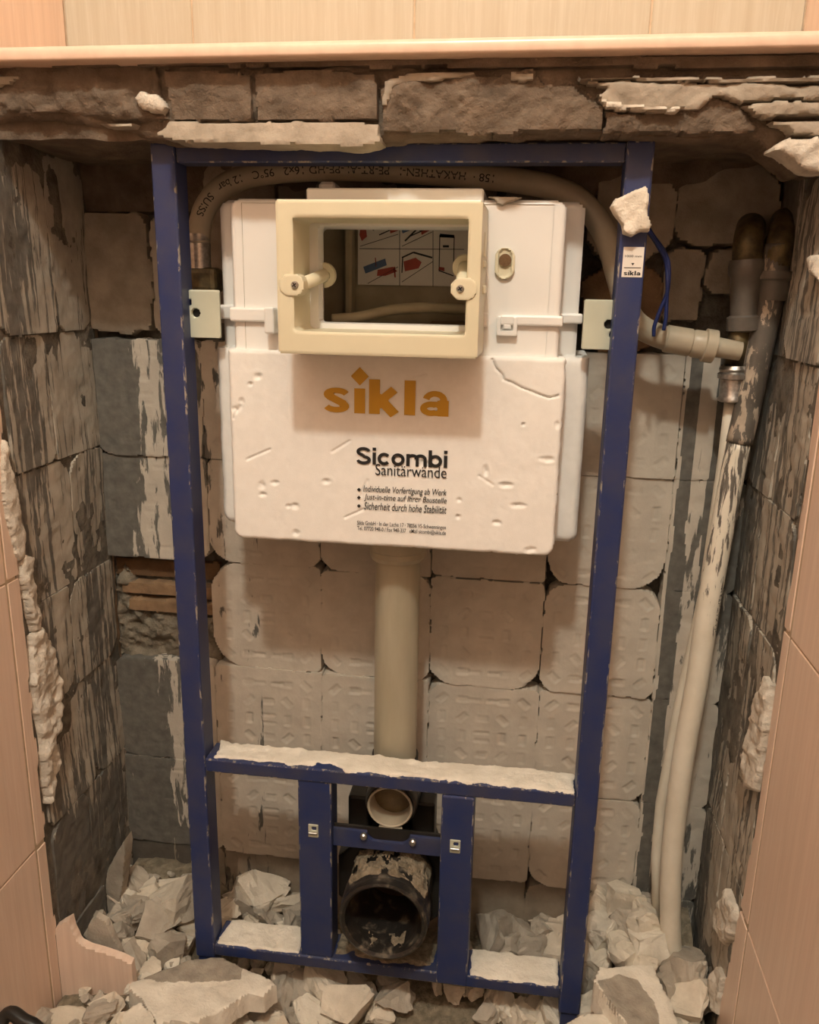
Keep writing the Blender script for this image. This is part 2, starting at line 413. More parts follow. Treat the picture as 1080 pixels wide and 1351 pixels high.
def pad(parent, fr, u0, u1, v0, v1, r, seed, mask, mat=PAD, lug=1., tilt=0., step=.0019, name='mortar_pad', depth=.024, rough=.0006, jag=.0022, er=.0016):
    cu, cv = (u0+u1)/2, (v0+v1)/2
    if u1-u0 < .12: cu = u0+.075
    def h(u, v):
        H = rough*fbm(u*60, v*60, seed, 4)+.0018*fbm(u*9, v*9, seed+3, 2)+tilt*(v-cv)
        if lug: H = H+lug*lug_height(u, v, cu, cv, seed)
        # a line or two of fine cracks
        return H
    return relief(name, fr, sd_rrect(u0, u1, v0, v1, r), step, mat, parent, h=h, depth=depth, er=er, jag=jag, jagf=90, seed=seed, mask=mask)

CX = [-.424, -.268, -.115, .033, .181, .327]
RZ = [-.062, .088, .236, .390, .541, .684, .834]
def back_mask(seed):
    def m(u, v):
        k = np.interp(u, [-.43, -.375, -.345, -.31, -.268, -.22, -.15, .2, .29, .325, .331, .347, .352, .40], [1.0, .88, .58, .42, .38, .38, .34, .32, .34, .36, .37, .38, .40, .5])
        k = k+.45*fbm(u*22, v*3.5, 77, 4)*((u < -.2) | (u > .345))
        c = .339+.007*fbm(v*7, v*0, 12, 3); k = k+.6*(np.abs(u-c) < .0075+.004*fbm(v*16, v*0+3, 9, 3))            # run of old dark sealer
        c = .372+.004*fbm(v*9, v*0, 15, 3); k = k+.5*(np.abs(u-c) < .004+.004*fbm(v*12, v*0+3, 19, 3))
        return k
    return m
def cr(): return tuple(rnd.choice((.002, .003, .006, .012, .024)) for _ in range(4))
for ci in range(5):
    for ri in range(6):
        u0, u1, v0, v1 = CX[ci], CX[ci+1], RZ[ri], RZ[ri+1]
        if ci == 0 and ri == 3: continue                        # bare brick shows here
        r = cr(); gap = -.0006
        j = [rnd.uniform(-.0012, .0012) for _ in range(4)]
        if (ci, ri) == (1, 3): r = (.050, .012, .010, .045)
        if (ci, ri) == (2, 3): r = (.032, .018, .02, .012)
        if (ci, ri) == (3, 3): r = (.034, .040, .008, .008)
        if (ci, ri) == (4, 3): r = (.020, .014, .034, .030)
        if (ci, ri) == (4, 4): r = (.034, .042, .006, .012)
        if (ci, ri) == (3, 2): r = (.026, .024, .010, .024)
        if (ci, ri) == (2, 2): r = (.028, .006, .006, .010)
        if (ci, ri) == (1, 4): r = (.036, .020, .01, .01)
        if (ci, ri) == (4, 1): r = (.034, .028, .016, .008)
        if (ci, ri) == (3, 1): r = (.004, .012, .006, .004)
        if (ci, ri) == (4, 2): r = (.006, .020, .012, .010)
        if (ci, ri) == (0, 2): r = (.026, .008, .008, .030)
        if (ci, ri) == (0, 5): r = (.036, .014, .014, .016)
        if (ci, ri) == (0, 4): r = (.012, .02, .01, .012)
        dy = rnd.uniform(0, .0028)+(.006 if ri == 0 else 0)
        lugw = (.35 if ci == 0 else .9 if ri < 4 else .7)*(0.15 if ri == 0 else 1)
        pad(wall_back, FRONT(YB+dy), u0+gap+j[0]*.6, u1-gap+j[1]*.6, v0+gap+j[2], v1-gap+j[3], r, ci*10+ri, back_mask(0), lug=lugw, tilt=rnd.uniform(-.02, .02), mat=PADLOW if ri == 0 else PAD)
# narrow pads in the right corner, striped by old dark sealer
for ri in range(6):
    v0, v1 = RZ[ri]-.001, RZ[ri+1]+.001
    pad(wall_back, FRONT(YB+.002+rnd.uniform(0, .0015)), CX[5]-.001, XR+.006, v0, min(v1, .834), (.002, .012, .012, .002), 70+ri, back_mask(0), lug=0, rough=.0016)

# bare brick, left column, where a pad came away
bu0, bu1 = PY(160, 780, .18)[0], -.262
for k, (pz0, pz1, mt, yy) in enumerate(((736, 764, BRICKD, .176), (765, 785, BRICK, .168), (786, 806, BRICK, .165))):
    z1, z0 = PY(205, pz0, .175)[2], PY(205, pz1, .175)[2]
    relief('brick', FRONT(yy), sd_rrect(bu0-.004+.01*k, bu1, z0+.0012, z1-.0012, .002), .003, mt, wall_back, h=lambda u, v: .0016*fbm(u*90, v*90, 40, 4), depth=.02, er=.003, jag=.002, seed=50+k)
zb = PY(205, 806, .17)[2]
relief('crumbled_mortar', FRONT(.174), sd_poly([(-.415, .388), (-.262, .388), (-.260, zb-.003), (-.33, zb-.001), (-.375, zb+.006), (-.385, .50), (-.40, .53), (-.412, .50), (-.415, .45)]), .0022, CRUMB, wall_back,
       h=lambda u, v: .012*fbm(u*60, v*80, 8, 5)+.003, depth=.02, er=.003, jag=.003, seed=8)
# rough upper part of the back wall in the shade of the ledge: bulging plaster lumps and stones
lump_rows = [(-.425, -.330, .842, .99, .02), (-.33, -.262, .842, .985, .012), (-.262, -.165, .85, 1.05, .03), (-.165, -.02, .86, 1.05, .03), (-.015, .10, .87, 1.04, .03), (.105, .19, .86, 1.03, .03),
             (.20, .295, .836, .935, .03), (.292, .338, .87, .955, .012), (.205, .30, .935, 1.045, .035), (.30, .41, .955, 1.045, .03), (.335, .405, .90, .958, .018)]
for k, (a, b, c, d, r) in enumerate(lump_rows):
    mt = PAD if k in (1,) else (BRICK if k == 6 else PLASTERL)
    relief('plaster_patch' if mt is not BRICK else 'brick', FRONT(YB+.006), sd_rrect(a, b, c, d, r), .003, mt, wall_back, h=lambda u, v, k=k: .008*fbm(u*14, v*14, 90+k, 4)+.0015*k/11, depth=.025, er=.004, jag=.010, jagf=35, seed=90+k,
           mask=(lambda u, v: u*0+.25))
relief('plaster_patch', FRONT(YB+.012), sd_rrect(-.42, .41, .985, 1.11, .002), .004, LINTEL, wall_back, h=lambda u, v: .012*fbm(u*14, v*22, 60, 4)+.25*np.maximum(v-1.0, 0), depth=.02, er=.004, jag=.006, seed=61)

# ------------------------------------------------------------------ side walls of the opening: scraped adhesive
def side_mask(seed, base):
    def m(u, v):
        return base(u, v)+.45*fbm(u*26, v*2.2, seed, 4)
    return m
SRZ = [ZFLOOR, .085, .247, .405, .545, .695, .84, 1.05]
for (w, fr, sg, X) in ((wall_left, LEFT(XL-.003), 1, XL), (wall_right, RIGHT(XR+.003), -1, XR)):
    relief('mortar_bed', fr if sg > 0 else RIGHT(XR+.003), sd_rrect(*((-.055, .17) if sg > 0 else (-.17, .055)), ZFLOOR, 1.10, .001), .004, MORTAR, w,
           h=lambda u, v, sg=sg: .004*fbm(u*40, v*16, 4+sg, 5)-.0015, depth=.004, er=0)
    off = [rnd.uniform(-.010, .010) for _ in range(8)]
    for ri in range(7):
        if sg > 0:
            base = lambda u, v: np.interp(v, [0, .2, .26, .55, .9, 1.05], [.75, .72, .46, .44, .46, .35])+np.interp(u, [-.05, -.01, .05, .15], [.18, .12, 0, -.04])
            spans = ((-.038, .05), (.050, .162)) if ri % 2 else ((-.040, .075), (.075, .162))
        else:
            base = lambda u, v: np.interp(v, [0, .3, .7, .9], [.42, .40, .46, .5])+np.interp(u, [-.155, -.1, 0, .05], [.2, .05, -.05, -.02])
            spans = ((-.150, -.055), (-.055, .038)) if ri % 2 else ((-.150, -.075), (-.075, .040))
        for q, (a, b) in enumerate(spans):
            rr = tuple(rnd.choice((.003, .006, .014, .028)) for _ in range(4))
            bulge = rnd.uniform(-.002, .005)
            pad(w, fr, a, b, SRZ[ri]-.0005+off[ri], SRZ[ri+1]+.0005+off[ri+1], rr, 200+ri*7+q*3+(50 if sg < 0 else 0), side_mask(31 if sg > 0 else 57, base), mat=PADSIDE, lug=.5 if sg < 0 else .25,
                tilt=rnd.uniform(-.03, .03), step=.0026, depth=.012, rough=.0016)

# ragged white plaster along the torn edges
def px_poly_side(X, pts): return [(p[1] if X < 0 else -p[1], p[2]) for p in (PX(a, b, X) for a, b in pts)]
def torn(parent, X, pts, seed, amp=.006, mat=WHITEP, base=.006, name='torn_plaster'):
    fr = LEFT(X) if X < 0 else RIGHT(X)
    return relief(name, fr, sd_poly(px_poly_side(X, pts)), .0022, mat, parent, h=lambda u, v: base+amp*fbm(u*70, v*70, seed, 5), depth=.01, er=.006, jag=.003, jagf=80, seed=seed)
torn(wall_left, XL, [(0, 575), (6, 580), (18, 640), (30, 700), (32, 740), (22, 742), (10, 700), (2, 660)], 1, .004)
torn(wall_left, XL, [(28, 730), (40, 735), (46, 780), (52, 830), (44, 835), (34, 800), (26, 760)], 2)
torn(wall_left, XL, [(40, 840), (52, 828), (66, 848), (78, 900), (78, 940), (72, 980), (78, 1000), (72, 1035), (62, 1060), (56, 1020), (50, 960), (40, 900)], 3, .008)
torn(wall_right, XR, [(1010, 890), (1018, 905), (1014, 950), (1006, 1000), (998, 1045), (985, 1040), (984, 1010), (992, 960), (1000, 920)], 4)
torn(wall_right, XR, [(960, 1172), (972, 1200), (968, 1235), (958, 1250), (946, 1225), (944, 1205)], 5)
torn(wall_right, XR, [(946, 1275), (955, 1290), (948, 1340), (938, 1330), (940, 1300)], 6)
torn(wall_right, XR, [(1072, 335), (1085, 340), (1085, 372), (1074, 365)], 7)

# ------------------------------------------------------------------ the broken boxing: lintel under the ledge, scrap of tile at the floor
wall_front = struct(thing('wall_front', 'broken remains of the tiled boxing wall under the ledge', None, (0, -.03, 1.03)))
YM = -.034
def zpx(px, py, Y=YM): return PY(px, py, Y)[2]
def xpx(px, py, Y=YM): return PY(px, py, Y)[0]
def fpoly(pts, Y=YM): return [(p[0], p[2]) for p in (PY(a, b, Y) for a, b in pts)]
# body of the lintel
low = [(-20, 160), (60, 160), (110, 166), (160, 172), (195, 182), (215, 188), (500, 186), (560, 182), (640, 178), (760, 178), (850, 176), (930, 170), (985, 178), (1010, 190), (1040, 215), (1060, 225), (1105, 222)]
body = fpoly([(-20, 70), (1105, 70)]+low[::-1])
relief('lintel_mortar', FRONT(YM+.006), sd_poly(body), .003, LINTEL, wall_front, h=lambda u, v: .010*fbm(u*22, v*26, 21, 5)-.006*np.clip((1.065-v)/.03, 0, 1), depth=.06, er=.010, jag=.004, jagf=50, seed=21)
# soffit of the ledge running back to the wall
relief('soffit', DOWN(1.046), sd_rrect(XL+.002, XR-.002, -.165, .02, .002), .005, LINTEL, wall_front, h=lambda u, v: .010*fbm(u*12, v*14, 33, 4)+.006, depth=.05, er=.004)
# adhesive bed right under the trim
relief('adhesive_bed', FRONT(YM-.004), sd_poly(fpoly([(-20, 72), (1105, 72), (1105, 92), (900, 92), (700, 90), (520, 92), (330, 90), (200, 88), (90, 92), (-20, 86)])), .003, LINTEL, wall_front, h=lambda u, v: .002*fbm(u*60, v*60, 5), depth=.03, er=.003, jag=.002, seed=6)
# blocks over the frame
def block(name, pts, Y, mat, seed, amp=.003, er=.004, jag=.002, depth=.03, f=50, tilt=0.):
    poly = fpoly(pts, Y); zc = sum(p[1] for p in poly)/len(poly)
    return relief(name, FRONT(Y), sd_poly(poly), .0022, mat, wall_front, h=lambda u, v: amp*fbm(u*f, v*f, seed, 5)+.0016*fbm(u*190, v*190, seed+9, 3)+tilt*(zc-v), depth=depth, er=er, jag=jag, jagf=70, seed=seed)
block('brick', [(-20, 92), (100, 84), (160, 84), (206, 86), (212, 130), (222, 158), (200, 160), (150, 160), (90, 150), (40, 152), (-20, 148)], YM+.001, LINTEL, 301, .010, .006, .003)
block('brick', [(214, 90), (330, 96), (334, 160), (228, 160), (222, 130)], YM-.003, LINTEL, 302, .004, .002, .001)
block('brick', [(335, 96), (420, 90), (496, 98), (499, 160), (337, 160)], YM-.004, LINTEL, 303, .004, .002, .001)
block('brick', [(502, 118), (560, 100), (640, 100), (705, 90), (720, 110), (755, 112), (796, 140), (796, 172), (690, 172), (676, 178), (505, 174)], YM-.003, LINTEL, 304, .007, .003, .003)
block('brick', [(797, 146), (850, 150), (935, 124), (975, 140), (1000, 168), (985, 176), (900, 176), (797, 176)], YM+.001, LINTEL, 305, .006, .004, .003)
block('plaster_band', [(220, 158), (300, 160), (400, 158), (500, 160), (502, 188), (470, 196), (400, 192), (300, 190), (240, 188), (200, 178), (214, 168)], YM-.007, PLASTERL, 306, .003, .003, .002, tilt=.3)
block('plaster_chip', [(172, 128), (184, 118), (205, 122), (216, 140), (212, 150), (198, 148), (182, 142)], YM-.007, WHITEP, 307, .004, .008, .003)
block('plaster_chip', [(-10, 98), (20, 99), (32, 100), (18, 108), (0, 116), (-10, 116)], YM-.004, PLASTERL, 308, .002)
block('plaster_chip', [(120, 158), (160, 163), (180, 160), (172, 168), (130, 166)], YM-.004, PLASTERL, 309, .002)
block('plaster_chip', [(505, 104), (540, 95), (632, 94), (625, 102), (560, 108), (520, 114), (510, 140), (502, 140)], YM-.006, PLASTERL, 310, .002)
block('plaster_chip', [(672, 93), (708, 94), (704, 108), (690, 110), (674, 106)], YM-.006, PLASTERL, 311, .002)
# layered plaster on the right
block('plaster_layer', [(758, 100), (830, 98), (940, 100), (1105, 98), (1105, 108), (960, 110), (830, 106), (780, 108)], YM-.009, PLASTERL, 320, .002, .004, .002)
block('plaster_layer', [(762, 104), (840, 106), (975, 108), (1105, 112), (1105, 134), (1040, 128), (1000, 134), (978, 136), (940, 128), (920, 146), (868, 148), (830, 148), (800, 142), (786, 124), (800, 118)], YM-.006, PLASTERL, 321, .004, .005, .003)
block('plaster_layer', [(978, 138), (1010, 134), (1050, 130), (1105, 136), (1105, 154), (1060, 152), (1010, 156), (994, 150)], YM-.008, PLASTERL, 322, .002, .004, .002)
block('plaster_layer', [(1012, 160), (1050, 156), (1105, 157), (1105, 180), (1045, 178), (1038, 170)], YM-.006, PLASTERL, 323, .003, .004, .002)
block('plaster_layer', [(1020, 196), (1040, 182), (1105, 182), (1105, 226), (1068, 228), (1056, 218), (1040, 204)], YM-.009, WHITEP, 324, .007, .006, .004)
block('plaster_layer', [(788, 128), (800, 132), (850, 136), (905, 140), (888, 150), (840, 146), (800, 142)], YM-.009, WHITEP, 325, .004, .004, .004)
# scrap of front tile left at the foot
rem = fpoly([(72, 1224), (82, 1217), (92, 1212), (96, 1226), (104, 1244), (118, 1251), (140, 1257), (160, 1264), (173, 1271), (177, 1300), (168, 1330), (172, 1420), (90, 1420)], YF)
relief('tile', FRONT(YF), sd_poly(rem), .003, TILE_SIDE, wall_front, depth=.009, er=.001, jag=.0006)
relief('tile_adhesive', FRONT(YF+.009), sd_poly(fpoly([(74, 1228), (90, 1220), (104, 1250), (160, 1268), (172, 1300), (160, 1420), (90, 1420)], YF+.009)), .004, WHITEP, wall_front, depth=.012, er=.002, jag=.003)
# ------------------------------------------------------------------ lettering
def text_arrays(body, bold=0., shear=0.):
    c = bpy.data.curves.new('lettering', 'FONT'); c.body = body; c.size = 1; c.offset = bold; c.shear = shear; c.resolution_u = 4; c.fill_mode = 'FRONT'
    o = bpy.data.objects.new('lettering', c); COL.objects.link(o)
    bpy.context.view_layer.update()
    me = bpy.data.meshes.new_from_object(o.evaluated_get(bpy.context.evaluated_depsgraph_get()))
    V = np.array([v.co[:2] for v in me.vertices]); F = [tuple(p.vertices) for p in me.polygons]
    bpy.data.objects.remove(o); bpy.data.curves.remove(c); bpy.data.meshes.remove(me)
    return V, F
def lettering(body, Y, x0, x1, z0, z1, mat, parent, bold=0., shear=0., extra=None, name='lettering', zfit=None):
    """flat print on a plane facing the room; x0..x1 and z0..z1 bound the ink"""
    V, F = text_arrays(body, bold, shear)
    lo, hi = V.min(0), V.max(0)
    W = (V-lo)/(hi-lo)
    P = [(x0+(x1-x0)*a, Y, z0+(z1-z0)*b) for a, b in W]
    if extra:
        for poly in extra:
            n = len(P); P += [(x, Y, z) for x, z in poly]; F.append(tuple(range(n, n+len(poly))))
    return mesh(name, P, F, mat, parent)

# heavy grotesque letters drawn with strokes (x-height 1): each glyph = advance width, strokes (polyline, width)
def _arc(cx, cy, rx, ry, a0, a1, n=18): return [(cx+rx*math.cos(math.radians(a0+(a1-a0)*k/n)), cy+ry*math.sin(math.radians(a0+(a1-a0)*k/n))) for k in range(n+1)]
def glyphs(w, wh):
    """w stem weight, wh horizontal weight"""
    h = w/2; g = {}
    g['ı'] = (w, [([(h, 0), (h, 1)], w)])
    g['l'] = (w, [([(h, 0), (h, 1.38)], w)])
    g['i'] = (w, [([(h, 0), (h, 1)], w), ([(h, 1.16), (h, 1.38)], w)])
    g['k'] = (1.06, [([(h, 0), (h, 1.38)], w), ([(w*.75, .42), (1.0-h*.8, 1.0)], w*.85), ([(w*.95, .62), (1.04-h*.9, 0)], w*.98)])
    a = .5
    g['s'] = (.96, [(_arc(.49, .73, .33, .27-wh/2, 18, 245, 22), wh), ([(.22, .66), (.74, .36)], wh*1.25), (_arc(.47, .27, .33, .27-wh/2, 65, -162, 22), wh)])
    g['a'] = (1.0, [([(.98-h, 0), (.98-h, .62)], w), (_arc(.52, .62, .48-h, .38-wh/2, 0, 165, 16), wh), (_arc(.40, .29, .40-h*.8, .29-wh/2, 60, 300, 20), wh), ([(.40, .58-wh/2), (.98-h, .58-wh/2)], wh), ([(.40, wh/2), (.6, wh/2), (.98-h, .20)], wh*.9)])
    g['o'] = (1.06, [(_arc(.53, .5, .53-h, .5-wh/2, 0, 360, 36), w*.96)])
    g['c'] = (.98, [(_arc(.53, .5, .53-h, .5-wh/2, 42, 318, 28), w*.96)])
    g['b'] = (1.08, [([(h, 0), (h, 1.38)], w), (_arc(.55, .5, .53-h, .5-wh/2, 0, 360, 36), w*.94)])
    g['m'] = (1.62, [([(h, 0), (h, 1)], w), (_arc(.50, .60, .50-h, .40-wh/2, 180, 0, 16)+[(1.0-h, 0)], w*.92), (_arc(1.12, .60, .50-h, .40-wh/2, 180, 0, 16)+[(1.62-h, 0)], w*.92)])
    g['S'] = (1.20, [(_arc(.6, 1.03, .58-h, .37-wh/2, 15, 262, 22)[:-1]+[(.6, .70)]+_arc(.6, .365, .60-h, .375-wh/2, 82, -168, 22), wh*1.06)])
    return g
def stroke_word(word, w, wh, gap):
    P = []; F = []; x = 0; G_ = glyphs(w, wh)
    for ch in word:
        adv, strokes = G_[ch]
        for line, wd in strokes:
            n0 = len(P); m = len(line); closed = math.dist(line[0], line[-1]) < 1e-6
            for i, (a, b) in enumerate(line):
                p = line[i-1] if i else (line[-2] if closed else line[0]); q = line[i+1] if i < m-1 else (line[1] if closed else line[-1])
                dx, dy = q[0]-p[0], q[1]-p[1]; L = math.hypot(dx, dy) or 1
                P += [(x+a-dy/L*wd/2, b+dx/L*wd/2), (x+a+dy/L*wd/2, b-dx/L*wd/2)]
            F += [(n0+2*i, n0+2*i+1, n0+2*i+3, n0+2*i+2) for i in range(m-1)]
        x += adv+gap
    return np.array(P), F
def stroke_lettering(word, Y, x0, x1, z0, z1, mat, parent, w, wh, gap, extra=()):
    V, F = stroke_word(word, w, wh, gap); lo, hi = V.min(0), V.max(0)
    B = []                                                             # oriented boxes, one per stroke segment
    for a, b, c, d in F:
        p = (V[a]+V[b])/2; q = (V[d]+V[c])/2; L = np.linalg.norm(q-p)
        B.append((p, (q-p)/max(L, 1e-9), L, np.linalg.norm(V[a]-V[b])/2))
    polys = [sd_poly(e)[0] for e in extra]; sc = (z1-z0)/(hi[1]-lo[1])
    def f(u, v):
        x = lo[0]+(u-x0)/(x1-x0)*(hi[0]-lo[0]); y = lo[1]+(v-z0)/(z1-z0)*(hi[1]-lo[1]); S = np.full(u.shape, -1e9)
        for p, t, L, hw in B:
            l = (x-p[0])*t[0]+(y-p[1])*t[1]; m = np.abs(-(x-p[0])*t[1]+(y-p[1])*t[0])
            S = np.maximum(S, np.minimum(hw-m, L/2+(.02 if L < .3 else 0)-np.abs(l-L/2))*sc)
        for g in polys: S = np.maximum(S, g(u, v))
        return S
    ez = [z for e in extra for _, z in e]+[z0, z1]
    return relief('lettering', FRONT(Y), (f, (x0, x1, min(ez), max(ez))), (z1-z0)/46, mat, parent, depth=0, er=0, smooth=False)

# ------------------------------------------------------------------ steel frame
ZT = 1.0408
fr = thing('mounting_frame', 'blue painted steel mounting frame standing in the opening, its bars dusted with plaster', 'frame', (0, .015, -.03))
PW, PD = .026, .032
for sx in (-1, 1):
    xa, xb = (-.25, -.25+PW) if sx < 0 else (.25-PW, .25)
    post = box('post', (xa, xb), (0, PD), (.045 if sx < 0 else .028, ZT), BLUE, fr, bev=.0022, seg=2, wear=True)
    foot = box('foot', (xa+.003, xb-.003), (.003, PD-.003), (ZFLOOR, .046 if sx < 0 else .029), BLUE, post)
box('crossbar', (-.25+PW, .25-PW), (.003, PD-.002), (1.022, ZT-.001), BLUED, fr, bev=.0015, wear=True)
box('crossbar', (-.25+PW, .25-PW), (0, .040), (.3225, .3405), BLUED, fr, bev=.002, seg=2, wear=True)
box('crossbar', (-.25+PW, .25-PW), (.0, .046), (.050, .0665), BLUED, fr, bev=.002, seg=2, wear=True)
SL, SR = (-.108, -.066), (.069, .108)
for k, (a, b) in enumerate((SL, SR)):
    st = box('upright', (a, b), (-.002 if k else .002, .036), (.052 if k else .0665, .3225), BLUE, fr, bev=.002, seg=2, wear=True)
    px, py = ((441-29, 1099), (600, 1117))[k]
    c = PY(px, py, -.003)
    nut = relief('slot_nut', FRONT(-.0035 if k else .0005), sd_cut(sd_rrect(c[0]-.0065, c[0]+.0065, c[2]-.009, c[2]+.009, .001), sd_rrect(c[0]-.002, c[0]+.004, c[2]+.001, c[2]+.006, .001)), .001, ZINC, st, depth=.002, er=.0006)
    box('clip', (c[0]-.0055, c[0]+.0055), (-.006 if k else -.002, -.003 if k else .001), (c[2]-.004, c[2]-.001), STEEL, st, bev=.0005)
# strip that carries the flush elbow
zs1, zs0 = PY(450, 1092, .012)[2], PY(450, 1114, .012)[2]
strip_sd = sd_cut(sd_rrect(SL[1]-.002, SR[0]+.002, zs0-.003, zs1-.002, .001), sd_rrect(-.024, .03, zs1-.014, zs1+.02, .013))
bs = relief('support_strip', FRONT(.012), strip_sd, .0015, BLUED, fr, depth=.004, er=.0008, mask=lambda u, v: u*0+.0)
box('back_plate', (SL[1], SR[0]), (.0165, .020), (zs0-.002, zs1+.001), BLACK, bs)
for (px, py) in ((479, 1105), (544, 1113)):
    c = PY(px, py, .008)
    sc = lathe('screw', [(-.003, .0), (-.003, .0028), (-.0012, .0044), (.004, .0046)], (c[0], .0095, c[2]), (0, 1, 0), STEEL, bs, 20)
# galvanised plates between posts and cistern
for k, (x0, x1, z0, z1, hx, hz) in enumerate(((-.2255, -.190, .846, .897, 258, 413), (.196, .2275, .845, .895, 803, 428))):
    c = PY(hx, hz, .02)
    pl = relief('bracket_plate', FRONT(.020), sd_cut(sd_cut(sd_rrect(x0, x1, z0, z1, .002), sd_rrect(c[0]-.0045, c[0]+.0045, c[2]-.0045, c[2]+.0045, .0045)),
                sd_rrect(c[0]-(.0085 if k == 0 else -.001), c[0]-(.0045 if k == 0 else -.005), c[2]+(.008 if k == 0 else -.0125), c[2]+(.014 if k == 0 else -.0075), .0015)), .0012, ZINC, fr, depth=.003, er=.0008)
    pl['label'] = 'pale zinc plated bracket with bolt hole'
    box('backing_tab', (x0+.002, x1-.002), (.0245, .027), (z0+.002, z1-.002), BLACK, pl)
# height mark sticker on the right post
Ys = -.0006
a = PY(826, 325, Ys); b = PY(851, 366, Ys)
stx0, stx1, stz0, stz1 = .2285, .2482, b[2], a[2]-.0005
st = box('height_sticker', (stx0, stx1), (Ys, .0), (stz0, stz1), PAPER, fr); st['label'] = 'white sticker reading 1000 mm with arrow and brand line'
Yi = Ys-.0002; sw = stx1-stx0; sh = stz1-stz0
lettering('1000 mm', Yi, stx0+.1*sw, stx1-.1*sw, stz0+.66*sh, stz0+.735*sh, INK, st, bold=.01)
tri = [(stx0+.42*sw, stz0+.47*sh), (stx0+.5*sw, stz0+.385*sh), (stx0+.58*sw, stz0+.47*sh)]
ln = [(stx0+.01*sw, stz0+.30*sh), (stx1-.01*sw, stz0+.30*sh), (stx1-.01*sw, stz0+.325*sh), (stx0+.01*sw, stz0+.325*sh)]
dm = [(stx0+.325*sw, stz0+.205*sh), (stx0+.36*sw, stz0+.18*sh), (stx0+.395*sw, stz0+.205*sh), (stx0+.36*sw, stz0+.23*sh)]
stroke_lettering('sıkla', Yi, stx0+.1*sw, stx1-.1*sw, stz0+.05*sh, stz0+.21*sh, INK, st, .36, .225, .10, [tri, ln, dm])

# crusts of plaster lying on the bars
def crust(name, pts2, Z, seed, parent, jag=.006, amp=.0026):
    return relief(name, UP(Z), sd_poly(pts2), .0022, DUST, parent, h=lambda u, v: .0022+amp*fbm(u*70, v*70, seed, 4), depth=.0005, er=.003, jag=jag, jagf=70, seed=seed)
crust('plaster_crust', [(-.212, .004), (-.15, .006), (-.09, .004), (-.085, .012), (-.06, .012), (-.05, .003), (.0, .0015), (.08, .0025), (.15, .0015), (.222, .002), (.223, .041), (-.218, .041)], .3405, 1, fr)
crust('plaster_crust', [(-.222, .002), (-.11, .002), (-.11, .047), (-.216, .047)], .0665, 2, fr, .003, .003)
crust('plaster_crust', [(.111, .0015), (.222, .0015), (.222, .047), (.150, .047), (.111, .047)], .0665, 3, fr, .003)
crust('plaster_crust', [(-.064, .01), (-.04, .012), (0, .004), (.03, .008), (.066, .006), (.066, .045), (-.064, .045)], .0665, 4, fr, .004, .006).data.materials[0] = MUD

# ------------------------------------------------------------------ concealed cistern
ci = thing('concealed_cistern', 'white concealed toilet cistern with polystyrene jacket hung between the blue posts', 'cistern', (0, .08, .62))
ZJT = .8365                                   # top of the jacket
OP = (-.082, .0845, .862, .962)                # opening in the tank face
face = sd_cut(sd_rrect(-.174, .1735, .70, .9895, .010), sd_rrect(*OP, .004))
relief('tank_face', FRONT(.015), face, .0022, WHITEPL, ci, depth=.036, er=.006)
relief('tank_flange', FRONT(.050), sd_cut(sd_rrect(-.199, .1955, .66, .992, .012), sd_rrect(-.15, .15, .70, .975, .01)), .003, WHITEPL, ci, depth=.085, er=.008)
# inside of the tank
x0, x1, y0, y1, z0, z1 = -.16, .16, .014, .125, .80, .985
V = [(x, y, z) for x in (x0, x1) for y in (y0, y1) for z in (z0, z1)]
inner = mesh('tank_inside', V, [(0, 1, 3, 2), (4, 6, 7, 5), (2, 3, 7, 6), (0, 2, 6, 4), (1, 5, 7, 3)], INNER, ci)
box('sludge_line', (-.155, .155), (.03, .124), (.802, .83), SLUDGE, inner)
tube('inlet_pipe', catmull([(-.075, .06, .868), (-.045, .062, .871), (-.01, .07, .879), (.03, .08, .882), (.09, .09, .880)]), .006, INNER, inner, 12)
box('valve_body', (.03, .10), (.08, .11), (.83, .868), SLUDGE, inner, bev=.004)
box('panel_rib', (-.07, -.062), (.10, .124), (.83, .975), INNER, inner, bev=.002)
# instruction sheet with pictograms
Yq = .119
A = PY(472, 286, Yq); B = PY(610, 378, Yq)
sx0, sx1, sz0, sz1 = A[0], B[0]+.012, B[2], A[2]+.012
sheet = box('instruction_sheet', (sx0, sx1), (Yq, Yq+.001), (sz0, sz1), PAPER, inner); sheet['label'] = 'printed sheet of coloured assembly pictures'
def print_(name, polys, mat):
    P = []; F = []
    for poly in polys:
        n = len(P); P += [(*(PY(px, py, Yq-.0006)),) for px, py in poly]; F.append(tuple(range(n, n+len(poly))))
    mesh(name, P, F, mat, sheet)['kind'] = 'stuff'
def seg(x0, y0, x1, y1, w=.8):
    dx, dy = x1-x0, y1-y0; L = math.hypot(dx, dy); nx, ny = -dy/L*w/2, dx/L*w/2
    return [(x0+nx, y0+ny), (x1+nx, y1+ny), (x1-nx, y1-ny), (x0-nx, y0-ny)]
print_('printed_lines', [seg(474, 328, 612, 329), seg(527, 288, 527, 377), seg(571, 288, 571, 378), seg(475, 325, 525, 309), seg(530, 325, 570, 306), seg(485, 374, 525, 352), seg(530, 372, 571, 345),
                      seg(580, 310, 579, 358, 1.2), seg(599, 312, 598, 355, 1.2), seg(580, 311, 599, 312, 4), seg(579, 357, 598, 364, 1.5), seg(584, 325, 592, 325, 3), seg(500, 300, 512, 292, 2), seg(492, 304, 500, 290, 2), seg(534, 318, 552, 300, 2.2),
                      seg(530, 340, 545, 333, 2), seg(545, 333, 570, 340, 2.4), seg(531, 340, 530, 360, 1.5), seg(553, 304, 566, 300, 2), seg(500, 310, 520, 301, 1.6), seg(540, 312, 560, 303, 1.5)], INK)
